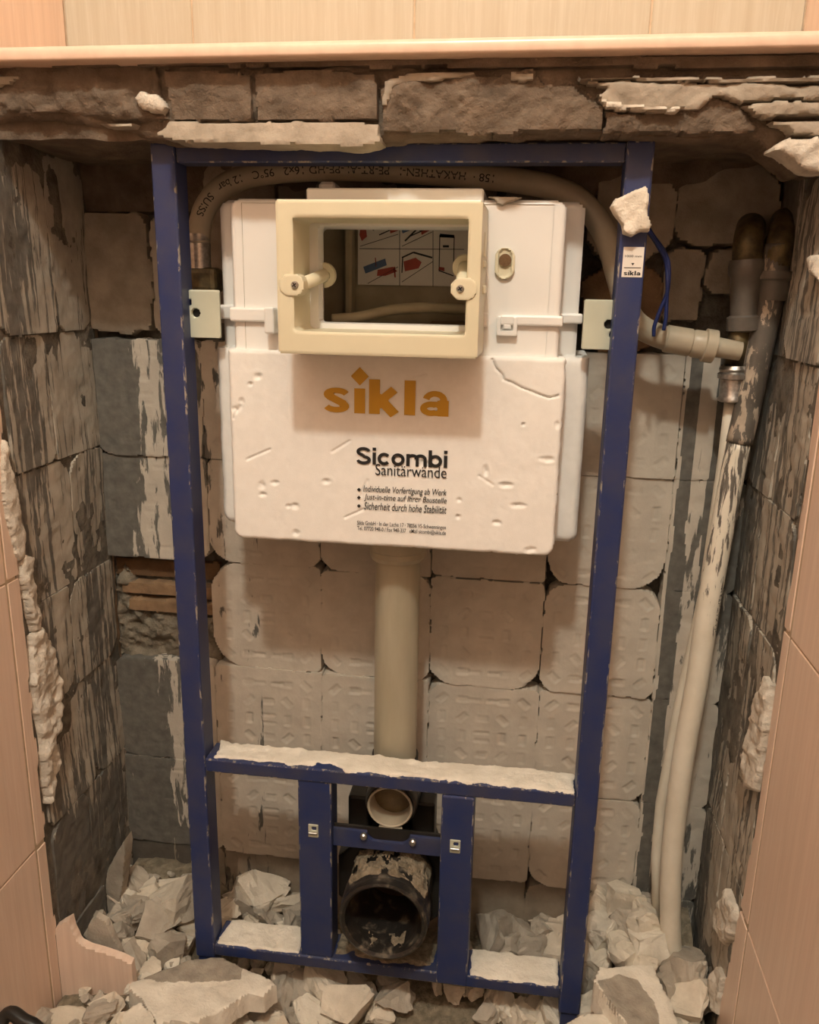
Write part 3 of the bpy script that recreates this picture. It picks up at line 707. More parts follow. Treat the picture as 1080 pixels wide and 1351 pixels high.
print_('printed_red', [[(476, 296), (482, 297), (484, 312), (477, 318), (474, 310)], [(512, 296), (525, 294), (526, 304), (515, 308)], [(553, 296), (568, 294), (570, 302), (556, 310)], [(498, 356), (518, 352), (524, 358), (508, 364), (497, 364)],
                     [(532, 345), (548, 340), (556, 346), (552, 354), (534, 358)], [(579, 352), (586, 353), (586, 358), (578, 356)], seg(495, 340, 496, 352, 1.2), seg(520, 352, 521, 366, 2)], RED)
print_('printed_blue', [[(479, 352), (508, 341), (510, 350), (482, 361)], [(529, 302), (549, 294), (550, 300), (531, 308)], [(580, 308), (598, 310), (597, 314), (581, 312)]], BLUP)
# lower jacket of polystyrene: recessed dents, a crack and chipped corners
DENTS = [(340, 497, 5, 4), (330, 507, 3, 3), (312, 540, 7, 5), (318, 532, 4, 6), (345, 640, 5, 6), (362, 637, 6, 3), (347, 652, 5, 3), (388, 668, 6, 4), (380, 668, 3, 3), (430, 635, 5, 3), (683, 667, 9, 3), (640, 622, 3, 6),
         (722, 606, 8, 3), (668, 640, 8, 3), (390, 703, 5, 4), (560, 612, 7, 5), (545, 660, 10, 3), (605, 660, 3, 3), (604, 682, 4, 3), (700, 726, 9, 5), (735, 560, 3, 5), (690, 560, 2, 2), (655, 690, 6, 3)]
SCR = [((438, 596), (461, 582)), ((326, 606), (356, 593)), ((455, 683), (480, 672)), ((476, 655), (484, 634)), ((632, 628), (650, 640)), ((559, 552), (580, 541)), ((548, 497), (562, 493)), ((308, 552), (316, 536))]
CRACK = [(649, 474), (654, 486), (662, 494), (664, 501), (676, 505), (688, 512), (700, 516), (712, 521), (724, 525), (736, 522)]
YJ = .0045
def jw(px, py): p = PY(px, py, YJ); return p[0], p[2]
def jacket_h(u, v):
    H = .0008*fbm(u*18, v*18, 12, 3)+.00035*fbm(u*120, v*120, 13, 3)*np.where((u < -.11) | (u > .085), 1, .15)
    for k, (px, py, a, b) in enumerate(DENTS):
        x, z = jw(px, py); k1, k2 = a*.00085, b*.00085
        d = ((u-x)/k1)**2+((v-z)/k2)**2+.8*fbm(u*250, v*250, k, 2)
        H = H-.0028*np.exp(-np.maximum(d, 0)*1.2)+.0007*np.exp(-(np.sqrt(np.maximum(d, 0))-1.7)**2*4)
    def line(p, q, w, dep):
        (a, b), (c, d) = jw(*p), jw(*q); e = np.array([c-a, d-b]); L = e@e
        t = np.clip(((u-a)*e[0]+(v-b)*e[1])/L, 0, 1); s = np.hypot(u-a-t*e[0], v-b-t*e[1])
        return -dep*np.exp(-(s/w)**2)
    for p, q in SCR: H = H+line(p, q, .0013, .0016)
    for p, q in zip(CRACK[:-1], CRACK[1:]): H = np.minimum(H, line(p, q, .0010, .0035))
    H = H+.004*np.clip((ZJT+.002-v)/.2, 0, 1)*0
    return H
relief('polystyrene_jacket', FRONT(YJ), sd_rrect(-.178, .1815, .624, ZJT, (.012, .012, .003, .003)), .00125, EPS, ci, h=jacket_h, depth=.05, er=.005, jag=.0012, jagf=70, seed=4)
relief('jacket_flange', FRONT(.040), sd_rrect(-.2045, .208, .630, ZJT+.001, (.012, .012, .003, .003)), .003, EPS, ci, h=lambda u, v: .0008*fbm(u*30, v*30, 3), depth=.09, er=.010, jag=.001)
x0, z1_ = jw(372, 474); x1, z0_ = jw(638, 712)
# revision collar
CO = (-.101, .0955, .8375, .9815); CI = (-.0835, .0815, .861, .964)
rc = relief('access_collar', FRONT(-.065), sd_cut(sd_rrect(*CO, .004), sd_rrect(*CI, .004)), .0018, IVORY, ci, depth=.079, er=.003)
rc['label'] = 'yellowed rectangular access collar standing proud of the tank'
relief('collar_lip', FRONT(-.004), sd_cut(sd_rrect(CI[0]-.002, CI[1]+.002, CI[2]-.002, CI[3]+.002, .003), sd_rrect(CI[0]+.011, CI[1]-.001, CI[2]+.006, CI[3]-.003, .003)), .002, WHITEPL, rc, depth=.012, er=.002)
for k, (px, py, dx) in enumerate(((389, 376, -1), (607, 381, 1))):
    c = PY(px, py, -.066)
    lug = relief('screw_lug', FRONT(-.0665), sd_rrect(*((c[0]-.016, c[0]+.0095) if dx < 0 else (c[0]-.0095, c[0]+.016)), c[2]-.0105, c[2]+.0105, .0095), .0014, IVORY, rc, depth=.016, er=.0018)
    lathe('screw', [(-.0018, 0), (-.0018, .0024), (-.0004, .0036), (.002, .0037)], (c[0], -.067, c[2]), (0, 1, 0), STEEL, lug, 20)
    mesh('screw_slot', [(c[0]+a*.0024*math.cos(t)-b*.0005*math.sin(t), -.0691, c[2]+a*.0024*math.sin(t)+b*.0005*math.cos(t)) for t in (.6, .6+math.pi/2) for a, b in ((-1, -1), (1, -1), (1, 1), (-1, 1))], [(0, 1, 2, 3), (4, 5, 6, 7)], INK, lug)
    e = PY(428 if k == 0 else 613, 363 if k == 0 else 352, .012)
    st_ = Vector((c[0]+(.004 if k == 0 else 0), -.052, c[2]+.001))
    tube('spacer_tube', [st_, st_.lerp(Vector(e), .9), Vector(e)], .0066, IVORY, rc, 20)
    d = (Vector(e)-st_).normalized()
    lathe('tube_foot', [(-.003, .0068), (-.003, .0125), (.002, .0125), (.002, 0)], e, d, IVORY, rc, 28)
for (px0, py0, px1, py1, dz) in ((631, 306, 640, 340, 0), (633, 344, 641, 354, 0), (629, 376, 641, 388, 0), (626, 395, 635, 432, 0)):
    a = PY(px0, py0, -.02); b = PY(px1, py1, -.02); box('clip', (a[0], b[0]), (-.03, .0), (b[2], a[2]), IVORY, rc, bev=.0015, seg=2)
a = PY(352, 405, .008); b = PY(366, 440, .008); box('clip', (a[0], b[0]), (-.004, .014), (b[2], a[2]), WHITEPL, rc, bev=.002, seg=2)
# moulded band, hook, slot and top plate of the tank
zb0, zb1 = PY(320, 428, .01)[2], PY(320, 406, .01)[2]
box('band', (-.2, -.1735), (.042, .052), (zb0+.004, zb1+.002), WHITEPL, ci, bev=.002, seg=2)
box('band', (-.1755, -.116), (.0095, .018), (zb0+.003, zb1), WHITEPL, ci, bev=.002, seg=2)
zr0, zr1 = PY(740, 431, .01)[2], PY(740, 417, .01)[2]
box('band', (.112, .1755), (.0095, .018), (zr0, zr1), WHITEPL, ci, bev=.002, seg=2)
box('band', (.1735, .197), (.042, .052), (zr0+.002, zr1+.002), WHITEPL, ci, bev=.002, seg=2)
box('band', (.088, .0995), (.0085, .018), (zr0-.002, zr1+.002), WHITEPL, ci, bev=.002, seg=2)
a = PY(655, 417, .008); b = PY(682, 444, .008)
hk = relief('hook', FRONT(.008), sd_cut(sd_rrect(a[0], b[0], b[2], a[2], .002), sd_rrect(a[0]+.005, b[0]-.005, b[2]+.006, a[2]+.01, .001)), .0012, WHITEPL, ci, depth=.008, er=.0012)
box('hook_tab', (a[0]+.007, b[0]-.007), (.0095, .016), (b[2]+.007, b[2]+.012), WHITEPL, hk, bev=.001)
a = PY(653, 326, .012); b = PY(678, 369, .012)
ov = relief('slot_boss', FRONT(.011), sd_rrect(a[0], b[0], b[2], a[2], .0095), .0014, IVORY, ci, depth=.006, er=.0015, h=lambda u, v: -.0022*((np.hypot(u-(a[0]+b[0])/2, np.maximum(np.abs(v-(a[2]+b[2])/2)-.0075, 0))) < .0062))
lathe('slot_hole', [(0, .0), (0, .0062)], ((a[0]+b[0])/2+.0003, .0107, a[2]-.0125), (0, 1, 0), BRICKD, ov, 28, False)
a = PY(405, 249, .02); b = PY(638, 264, .02)
box('top_plate', (a[0]+.001, b[0]), (.012, .10), (.985, a[2]), WHITEPL, ci, bev=.0015)
box('top_stop', (a[0]+.002, a[0]+.020), (.06, .085), (a[2], a[2]+.012), WHITEPL, ci, bev=.003)
# print on the jacket
YT = YJ-.0011
def jbox(l, t, r, b):
    p = PY(l, (t+b)/2, YT); q = PY(r, (t+b)/2, YT); m = (l+r)/2
    return p[0], q[0], PY(m, b, YT)[2], PY(m, t, YT)[2]
x0, x1, z0, z1 = jbox(427, 501, 592, 550.5)
cx, cz = PY(474.5, 496.5, YT)[[0, 2]]; s_ = .0097
stroke_lettering('sıkla', YT, x0, x1, z0, z1, YEL, ci, .37, .225, .13, extra=[[(cx-s_, cz), (cx, cz-s_), (cx+s_, cz), (cx, cz+s_)]])
stroke_lettering('Sicombi', YT, *jbox(470, 592, 590, 615), INK, ci, .275, .235, .12)
lettering('Sanitärwände', YT, *jbox(495, 614, 589, 629), INK, ci, bold=-.001)
for k, (tx, l, t, r, b) in enumerate((('Individuelle Vorfertigung ab Werk', 479, 643, 589, 654), ('Just-in-time auf Ihrer Baustelle', 480, 654, 589, 664), ('Sicherheit durch hohe Stabilität', 480, 665, 589, 675))):
    bx, bz = PY(473.3, (646, 656.5, 667.5)[k], YT)[[0, 2]]; s_ = .0022
    lettering(tx, YT, *jbox(l, t, r, b), INK, ci, bold=.004, shear=.22, extra=[[(bx-s_, bz), (bx, bz-s_), (bx+s_, bz), (bx, bz+s_)]])
lettering('Sikla GmbH · In der Lache 17 · 78056 VS-Schwenningen', YT, *jbox(471, 690, 588, 697), INK, ci, bold=.004)
lettering('Tel. 07720 948-0 / Fax 948-337   eMail sicombi@sikla.de', YT, *jbox(471, 697, 588, 704), INK, ci, bold=.004)

# ------------------------------------------------------------------ flush pipe, elbow, drain
fp = thing('flush_pipe', 'cream plastic flush pipe running down from the cistern bottom', 'pipe', (0, .08, .30))
lathe('pipe', [(0, .0), (0, .0272), (.325, .0272), (.325, 0)], (0, .080, .30), (0, 0, 1), PIPEC, fp)
lathe('collar', [(0, .0275), (.0, .031), (.006, .0345), (.012, .0335), (.014, .036), (.03, .036), (.03, .0)], (0, .080, .588), (0, 0, 1), PIPEC, fp)
c = PY(515, 1062, .028)
el = thing('flush_elbow', 'black flush elbow with open cream mouth held above the support strip', 'pipe fitting', (c[0], .06, c[2]-.04))
lathe('elbow_socket', [(.060, .0), (.060, .034), (.014, .0335), (.010, .0325), (.004, .0325), (0, .031), (-.003, .0295), (0, .0275), (.012, .027), (.03, .0265)], (c[0], .028, c[2]), (0, 1, 0), BLACKM, el)
lathe('seal_ring', [(-.005, .0285), (-.0062, .0272), (-.005, .0255), (.01, .0245), (.03, .0245)], (c[0], .028, c[2]), (0, 1, 0), HOSE, el)
lathe('inner_wall', [(.016, .0), (.020, .0236)], (c[0], .028, c[2]), (0, 1, 0), SLUDGE2, el)
tube('bend', catmull([(c[0], .070, c[2]), (0, .082, c[2]+.010), (0, .082, c[2]+.04)], 5), .030, BLACK, el, 24)
zb1, zb0 = PY(515, 1043, .07)[2], PY(515, 1100, .07)[2]
for a, b in ((460, 487), (543, 574)):
    box('holder', (PY(a, 1070, .06)[0], PY(b, 1070, .06)[0]), (.055, .085), (zb0, zb1-.004), BLACK, el, bev=.003, seg=2)
box('holder_web', (-.045, .05), (.078, .10), (zb0, zb1-.01), BLACK, el, bev=.002)
box('lip', (c[0]-.014, c[0]+.016), (.018, .028), (c[2]-.034, c[2]-.028), HOSE, el, bev=.002, seg=2)

DC = np.array([.005, -.030, .1615])
dr = thing('drain_pipe', 'wide black drain pipe mouth caked with dried mud between the blue uprights', 'pipe', (.005, .04, .08))
lathe('drain_socket', [(.16, .0), (.16, .052), (.060, .052), (.040, .0525), (.036, .0555), (.014, .0555), (.010, .0535), (.004, .0545), (-.002, .054), (-.0035, .051), (-.001, .0475), (.008, .046), (.15, .046)], DC, (0, 1, 0), BLACKM, dr, 64)
lathe('drain_inside', [(.09, .0), (.10, .0465)], DC, (0, 1, 0), SLUDGE, dr)
# octagonal rubber flange behind
pts = [(DC[0]+.082*math.cos(math.radians(22.5+45*k))*1.0, DC[2]-.012+.082*math.sin(math.radians(22.5+45*k))) for k in range(8)]
relief('drain_flange', FRONT(.055), sd_cut(sd_poly(pts), sd_rrect(DC[0]-.05, DC[0]+.05, DC[2]-.05, DC[2]+.05, .05)), .0025, BLACK, dr, depth=.02, er=.004)
def mudcake(name, a0, a1, s0, s1, seed, r0, amp, thr):
    n, m = 70, 26; A = np.linspace(a0, a1, n); S = np.linspace(s0, s1, m); AA, SS = np.meshgrid(A, S, indexing='ij')
    N = fbm(AA*5, SS*70, seed, 5); w = np.minimum(np.minimum(AA-a0, a1-AA)*4, np.minimum(SS-s0, s1-SS)*200)
    Rr = r0+amp*np.clip(N+.45, -.3, 1)*np.clip(w, 0, 1)-.001*(1-np.clip(w, 0, 1))
    co = np.stack([DC[0]+Rr*np.cos(AA), DC[1]+SS, DC[2]+Rr*np.sin(AA)], -1).reshape(-1, 3)
    F = []
    for i in range(n-1):
        for j in range(m-1):
            if N[i, j] > thr: F.append((i*m+j, i*m+j+1, (i+1)*m+j+1, (i+1)*m+j))
    mesh(name, co, F, MUD, dr, False)
mudcake('mud_cake', .35, 2.75, .012, .075, 3, .0545, .008, -.35)
mudcake('mud_cake', 4.2, 5.3, .004, .030, 8, .0455, -.004, .12)
# ------------------------------------------------------------------ water pipes
def text_on_tube(body, path, r, s0, length, height, mat, parent, facing, flip=False, bold=.0):
    """print wrapped on a pipe: runs along the path from arc length s0, centred on the side that faces the room"""
    P = [Vector(p) for p in path]; acc = [0]
    for a, b in zip(P[:-1], P[1:]): acc.append(acc[-1]+(b-a).length)
    acc = np.array(acc)
    V, F = text_arrays(body, bold); lo, hi = V.min(0), V.max(0); out = []
    for x, y in V:
        a = (x-lo[0])/(hi[0]-lo[0]); b = (y-lo[1])/(hi[1]-lo[1])-.5
        s = s0+(length*(1-a) if flip else length*a); s = min(max(s, 0), acc[-1]-1e-6)
        i = int(np.searchsorted(acc, s, 'right')-1); i = min(i, len(P)-2); t = (s-acc[i])/(acc[i+1]-acc[i])
        p = P[i].lerp(P[i+1], t); i0, i1 = max(i-1, 0), min(i+2, len(P)-1); tg = (P[i1]-P[i0]).normalized()
        f = Vector(facing); f = (f-tg*f.dot(tg)).normalized(); side = tg.cross(f) if not flip else f.cross(tg)
        side = -side
        ang = b*height/r
        out.append(p+(f*math.cos(ang)+side*math.sin(ang))*(r+.0003))
    if True:
        F = [tuple(reversed(f)) for f in F]
    return mesh('lettering', out, F, mat, parent)

YH = .085
hp = [PY(262, 345, YH), PY(263, 305, YH), PY(272, 272, YH), PY(298, 244, YH), PY(345, 229, YH), PY(420, 223, YH), PY(500, 224, YH+.004), PY(580, 229, YH+.008), PY(660, 236, YH+.01), PY(725, 247, YH+.01), PY(768, 268, YH+.005), PY(798, 310, YH), PY(815, 365, YH), PY(828, 410, YH), PY(846, 432, YH+.002), PY(880, 447, YH+.004), PY(915, 453, YH+.004)]
hpath = catmull(hp, 8); hr = .0128
ho = thing('supply_pipe', 'beige printed composite supply pipe arching over the cistern', 'pipe', hp[0])
tube('pipe', hpath, hr, HOSE, ho, 20)
lathe('crimp_sleeve', [(-.008, .0), (-.008, .0138), (.02, .0142), (.021, .0125), (.0235, .0142), (.03, .0142), (.03, 0)], PY(262, 345, YH), (0, 0, 1), STEEL, ho, 28)
c = PY(262, 372, YH+.002)
box('valve_body', (c[0]-.024, c[0]+.026), (YH-.014, YH+.018), (c[2]-.012, c[2]+.016), BRASS, ho, bev=.006, seg=2)
tube('valve_stem', [c, PY(259, 425, YH)], .008, BRASS, ho, 14)
d = (Vector(hp[-1])-Vector(hp[-2])).normalized()
lathe('crimp_sleeve', [(-.032, .0130), (-.030, .0148), (-.004, .0150), (-.003, .0135), (.0, .0150), (.010, .0152), (.011, .018), (.022, .018), (.023, .011), (.05, .010), (.05, 0)], hp[-1], d, HOSE, ho, 28)
text_on_tube('158 ·  HAKATHEN-I   PE-RT-AL-PE-HD 16x2   95°C   12 bar   SUISS', hpath, hr, .05, .345, .0085, INK, ho, (0.1, -1, -.2), flip=True, bold=.006)

# old supply with fittings, vertical, beside the right wall
YP = .105
v1 = [PY(987, 318, YP), PY(985, 345, YP), PY(983, 400, YP), PY(977, 440, YP), PY(969, 490, YP)]
os_ = thing('riser_pipe', 'white composite riser with tarnished brass tee and ringed coupling in the corner', 'pipe', PY(862, 1225, .115))
tube('elbow', catmull([PY(990, 300, YP+.045), PY(990, 303, YP+.02), v1[0], v1[1]], 6), .0155, BRASS, os_, 20)
dn = (Vector(v1[2])-Vector(v1[1])).normalized()
lathe('nut', [(-.002, .0), (-.002, .0175), (.004, .019), (.012, .019), (.016, .0165), (.05, .0155), (.056, .0155), (.058, .019), (.072, .019), (.074, .012), (.074, 0)], v1[1], dn, OLDPIPE, os_, 24)
tube('tee', [PY(977, 425, YP), PY(969, 482, YP)], .0115, BRASS, os_, 18)
c = PY(969, 482, YP); dn = (Vector(PY(965, 530, YP))-Vector(c)).normalized()
lathe('coupling', [(0, 0), (0, .015), (.004, .0165), (.007, .0150), (.009, .0175), (.014, .0175), (.015, .0145), (.034, .0142), (.036, .0155), (.039, .0155), (.040, .013)], c, dn, STEEL, os_, 28)
tube('pipe', [PY(967, 505, YP), PY(956, 600, .118), PY(930, 780, .124), PY(895, 940, .128), PY(872, 1060, .128), PY(866, 1130, .12), PY(868, 1235, .11)], .0075, PVC, os_, 16)
V2 = [PY(1027, 322, .10), PY(1021, 365, .10), PY(1012, 410, .10), PY(1000, 470, .098), PY(985, 540, .095), PY(968, 615, .09), PY(950, 710, .085), PY(934, 800, .08), PY(919, 900, .078), PY(906, 970, .078), PY(894, 1050, .078), PY(886, 1130, .078), PY(884, 1200, .078), PY(886, 1275, .078)]
p2 = thing('downpipe', 'thick water pipe with flaking paint, white in its lower half, leaning down the right corner', 'pipe', V2[-1])
vp = catmull(V2, 8); cut = int(len(vp)*.36)
r2 = [.0142]*len(vp)
o = tube('painted_length', vp[:cut+1], .0142, OLDPIPE, p2, 22)
at = o.data.attributes.new('mask', 'FLOAT', 'POINT'); at.data.foreach_set('value', np.repeat(np.interp(np.arange(cut+1)/cut, [0, .3, .6, 1], [.34, .40, .34, .5]), 22))
o = tube('white_length', vp[cut:], .0131, PVC, p2, 22)
at = o.data.attributes.new('mask', 'FLOAT', 'POINT')
nring = len(vp)-cut; at.data.foreach_set('value', np.repeat(np.interp(np.arange(nring)/nring, [0, .25, .5, 1], [.62, .50, .30, .14]), 22))
tube('elbow', catmull([PY(1034, 292, .14), PY(1033, 300, .115), PY(1028, 325, .10), PY(1024, 350, .10)], 6), .0142, BRASS, p2, 20)
dn = (Vector(V2[1])-Vector(V2[0])).normalized()
lathe('nut', [(0, .0), (0, .0185), (.008, .0185), (.01, .0165), (.03, .0162), (.03, 0)], PY(1023, 358, .10), dn, OLDPIPE, p2, 24)
acc = 0
text_on_tube('HAKATHERM', vp[cut:], .0128, .165, .055, .006, INK, p2, (.75, -.6, 0), flip=True, bold=.01)

wr = thing('blue_wire', 'thin dark blue twin wire dangling beside the right post', 'wire', PY(862, 442, .06))
tube('strand', catmull([PY(852, 296, .036), PY(862, 312, .05), PY(876, 332, .06), PY(882, 352, .06), PY(880, 385, .06), PY(871, 408, .06), PY(863, 430, .06), PY(862, 444, .06)], 6), .0021, WIREB, wr, 8)
tube('strand', catmull([PY(854, 304, .036), PY(866, 322, .05), PY(878, 345, .06), PY(880, 375, .058), PY(879, 400, .06), PY(878, 420, .06), PY(875, 436, .06)], 6), .0021, WIREB, wr, 8)

# lump of plaster stuck to the right post
pts = fpoly([(806, 272), (812, 262), (836, 252), (853, 246), (858, 262), (856, 280), (860, 296), (857, 306), (846, 306), (834, 312), (822, 308), (820, 296), (812, 284)], -.012)
o = relief('plaster_lump', FRONT(-.012), sd_poly(pts), .0016, RUB[2], None, h=lambda u, v: .0035*fbm(u*70, v*70, 5, 5)+.002, depth=.0122, er=.004, jag=.002, seed=5)
setp(o, 'jagged pale plaster lump stuck to the right blue post above its sticker', 'plaster lump')
# crumb on the cistern's top edge
pts = fpoly([(640, 258), (690, 259), (680, 264), (668, 268), (662, 271), (655, 268), (652, 262)], .006)
o = relief('plaster_crumb', FRONT(.0085), sd_poly(pts), .0014, RUB[1], None, h=lambda u, v: .002*fbm(u*90, v*90, 6, 4), depth=.0062, er=.003, jag=.001, seed=6)
setp(o, 'small grey plaster crumb clinging to the cistern top edge', 'plaster crumb')

# ------------------------------------------------------------------ rubble
rr = random.Random(5)
def heap(x, y):
    x = np.asarray(x, float); y = np.asarray(y, float)
    back = np.clip((y-.0)/.14, 0, 1)
    side = np.clip((np.abs(x)-.24)/.07, 0, 1)
    z = -.028+.028*back+side*(.055+.02*back)*np.where(x > 0, 1.15, .85)
    front = np.clip((-.01-y)/.09, 0, 1)
    z = z+front*np.interp(x, [-.42, -.25, -.12, -.05, .12, .25, .42], [.0, .05, .055, .028, .035, .03, .03])*(1-.0*side)
    far = np.clip((-.14-y)/.3, 0, 1); z = z*(1-far)+(ZFLOOR+.002)*far
    return z
def rubble_bed():
    us = np.arange(XL+.004, XR-.003, .0055); vs2 = np.arange(-.44, .17, .0055)
    U, V = np.meshgrid(us, vs2, indexing='ij')
    Z = heap(U, V)+.008*fbm(U*60, V*60, 71, 5)-.008
    Z = np.maximum(Z, ZFLOOR+.001)
    ni, nj = U.shape; idx = np.arange(ni*nj).reshape(ni, nj)
    F = np.stack([idx[:-1, :-1], idx[1:, :-1], idx[1:, 1:], idx[:-1, 1:]], -1).reshape(-1, 4)
    o = mesh('rubble_bed', np.stack([U, V, Z], -1).reshape(-1, 3), F.tolist(), MUD, None, False)
    setp(o, 'bed of fine crushed plaster and dust under the larger pieces', 'rubble', kind='stuff')
rubble_bed()
def shard_mesh(seed, sub=True, flat=.6):
    """angular broken piece of unit size"""
    R = random.Random(seed); bm = bmesh.new(); bmesh.ops.create_cube(bm, size=1)
    for v in bm.verts: v.co.z *= flat
    for k in range(R.randint(7, 11)):
        n = Vector((R.gauss(0, 1), R.gauss(0, 1), R.gauss(0, .55))).normalized()
        d = R.uniform(.26, .44) if abs(n.z) < .6 else flat*R.uniform(.32, .48)
        geom = list(bm.verts)+list(bm.edges)+list(bm.faces)
        res = bmesh.ops.bisect_plane(bm, geom=geom, plane_co=n*d, plane_no=n, clear_outer=True)
        ed = [e for e in res['geom_cut'] if isinstance(e, bmesh.types.BMEdge)]
        if ed: bmesh.ops.edgeloop_fill(bm, edges=ed)
    bmesh.ops.remove_doubles(bm, verts=bm.verts, dist=.02)
    bmesh.ops.triangulate(bm, faces=bm.faces)
    if sub:
        bmesh.ops.subdivide_edges(bm, edges=bm.edges, cuts=3, use_grid_fill=True)
        bm.normal_update()
        from mathutils import noise as mn
        for v in bm.verts:
            p = v.co*5+Vector((seed*3.1, 0, 0))
            v.co += v.normal*(.055*mn.noise(p)+.030*mn.noise(p*2.6)+.018*mn.noise(p*6))
    bmesh.ops.recalc_face_normals(bm, faces=bm.faces)
    me = bpy.data.meshes.new('rubble_piece'); bm.to_mesh(me); bm.free()
    return me
SHARDS = [shard_mesh(100+k, True, .42+.35*rr.random()) for k in range(26)]
SH_MAT = {}
def shard(k, mat):
    if (k, mat.name) not in SH_MAT:
        me = SHARDS[k].copy(); me.materials.append(mat); SH_MAT[(k, mat.name)] = me
    return SH_MAT[(k, mat.name)]
TONE = {'rubble_plaster_pale': 'pale beige', 'rubble_plaster_grey': 'grey', 'rubble_plaster_white': 'white'}
def look(label, w, mat):
    return ('thumb-sized' if w < 28 else 'egg-sized' if w < 38 else 'palm-sized' if w < 50 else 'fist-sized')+' '+TONE[mat.name]+' '+label
def put_shard(x, y, z, size, k, mat, label, group, rot=None, name='rubble_piece'):
    o = bpy.data.objects.new(name, shard(k, mat)); COL.objects.link(o)
    o.rotation_euler = rot or (rr.uniform(-.6, .6), rr.uniform(-.6, .6), rr.uniform(0, 6.3))
    o.scale = (size if hasattr(size, '__len__') else (size,)*3); o.location = (x, y, z)
    return setp(o, label, 'rubble', group)
def on_heap(px, py):
    d = ray(px, py); t = .6
    for _ in range(2000):
        p = CAM+d*t
        if p[2] <= heap(p[0], p[1])+.004 or p[1] > .15: break
        t += .0008
    return p
# explicit pieces: px, py, width px, material
GL = 'plaster chunks heaped between the left wall and the frame'
LL = 'plaster chunk heaped behind the left post of the frame'
for k, (px, py, w, m) in enumerate([(232, 1200, 66, 0), (178, 1172, 40, 1), (182, 1205, 42, 1), (168, 1216, 36, 1), (205, 1228, 48, 1), (198, 1182, 30, 0), (150, 1210, 34, 1), (240, 1250, 34, 0), (215, 1258, 44, 1), (186, 1252, 36, 0), (160, 1240, 34, 1), (252, 1168, 26, 1),
                                    (128, 1235, 44, 1), (165, 1190, 22, 0), (222, 1172, 24, 0), (176, 1270, 34, 1), (200, 1284, 36, 0), (236, 1278, 30, 1)]):
    p = on_heap(px, py); s = w*(p[1]+1.15)/FPX*1.15
    put_shard(p[0], p[1], p[2]+s*.12, s, k % 26, RUB[m], look(LL, w, RUB[m]), GL)
GM = 'plaster chunks behind the bottom bar on the left'
for k, (px, py, w, m) in enumerate([(345, 1188, 60, 0), (322, 1200, 40, 1), (378, 1198, 40, 0), (352, 1212, 36, 1), (300, 1206, 34, 0), (388, 1222, 34, 1), (312, 1186, 26, 1), (372, 1178, 22, 0), (392, 1206, 26, 1), (330, 1222, 30, 0)]):
    p = on_heap(px, py); s = w*(p[1]+1.15)/FPX*1.1
    put_shard(p[0], p[1], p[2]+s*.2, s, (k*3+5) % 26, RUB[m], look('plaster chunk behind the dusty bottom bar, between left post and upright', w, RUB[m]), GM)
GMR = 'plaster chunks behind the bottom bar on the right'
for k, (px, py, w, m) in enumerate([(650, 1236, 62, 1), (690, 1236, 34, 1), (716, 1228, 34, 1), (735, 1236, 50, 0), (700, 1256, 40, 1), (668, 1262, 44, 1), (742, 1216, 26, 0), (728, 1262, 34, 0)]):
    p = on_heap(px, py); s = w*(p[1]+1.15)/FPX*1.1
    put_shard(p[0], p[1], p[2]+s*.15, s, (k*5+2) % 26, RUB[m], look('plaster chunk behind the dusty bottom bar, between upright and right post', w, RUB[m]), GMR)
GR = 'plaster chunks heaped at the foot of the water pipes'
for k, (px, py, w, m) in enumerate([(792, 1200, 44, 0), (825, 1192, 38, 0), (848, 1222, 54, 0), (800, 1236, 52, 2), (820, 1262, 44, 0), (858, 1258, 54, 2), (834, 1240, 28, 1), (785, 1268, 40, 0), (826, 1222, 34, 1), (856, 1196, 26, 1), (786, 1218, 26, 1), (842, 1284, 44, 0),
                                    (895, 1290, 60, 1), (905, 1318, 56, 0), (925, 1330, 34, 1), (878, 1302, 40, 1), (780, 1290, 34, 1), (872, 1225, 26, 0), (918, 1285, 30, 0)]):
    p = on_heap(px, py); s = w*(p[1]+1.15)/FPX*1.15
    put_shard(p[0], p[1], p[2]+s*.12, s, (k*7+1) % 26, RUB[m], look('plaster chunk heaped at the foot of the water pipes', w, RUB[m]), GR)
GF = 'plaster shards lying in front of the frame'
for k, (px, py, w, m) in enumerate([(425, 1306, 62, 0), (388, 1312, 40, 1), (372, 1290, 46, 0), (450, 1340, 66, 0), (476, 1318, 36, 1), (496, 1338, 44, 0), (520, 1320, 50, 1), (420, 1345, 50, 2), (395, 1340, 40, 1), (365, 1325, 44, 1), (355, 1348, 50, 0),
                                    (655, 1318, 44, 0), (666, 1332, 36, 2), (700, 1336, 40, 1), (640, 1346, 36, 1), (690, 1350, 44, 0), (740, 1345, 60, 2), (770, 1352, 50, 0), (716, 1352, 40, 2), (508, 1300, 26, 1), (468, 1296, 24, 1)]):
    p = on_heap(px, py); s = w*(p[1]+1.15)/FPX*1.1
    put_shard(p[0], p[1], p[2]+s*.1, s, (k*11+3) % 26, RUB[m], look('plaster shard lying under and in front of the bottom bar', w, RUB[m]), GF)
GS = 'small plaster splinters strewn over the rubble'
n = 0
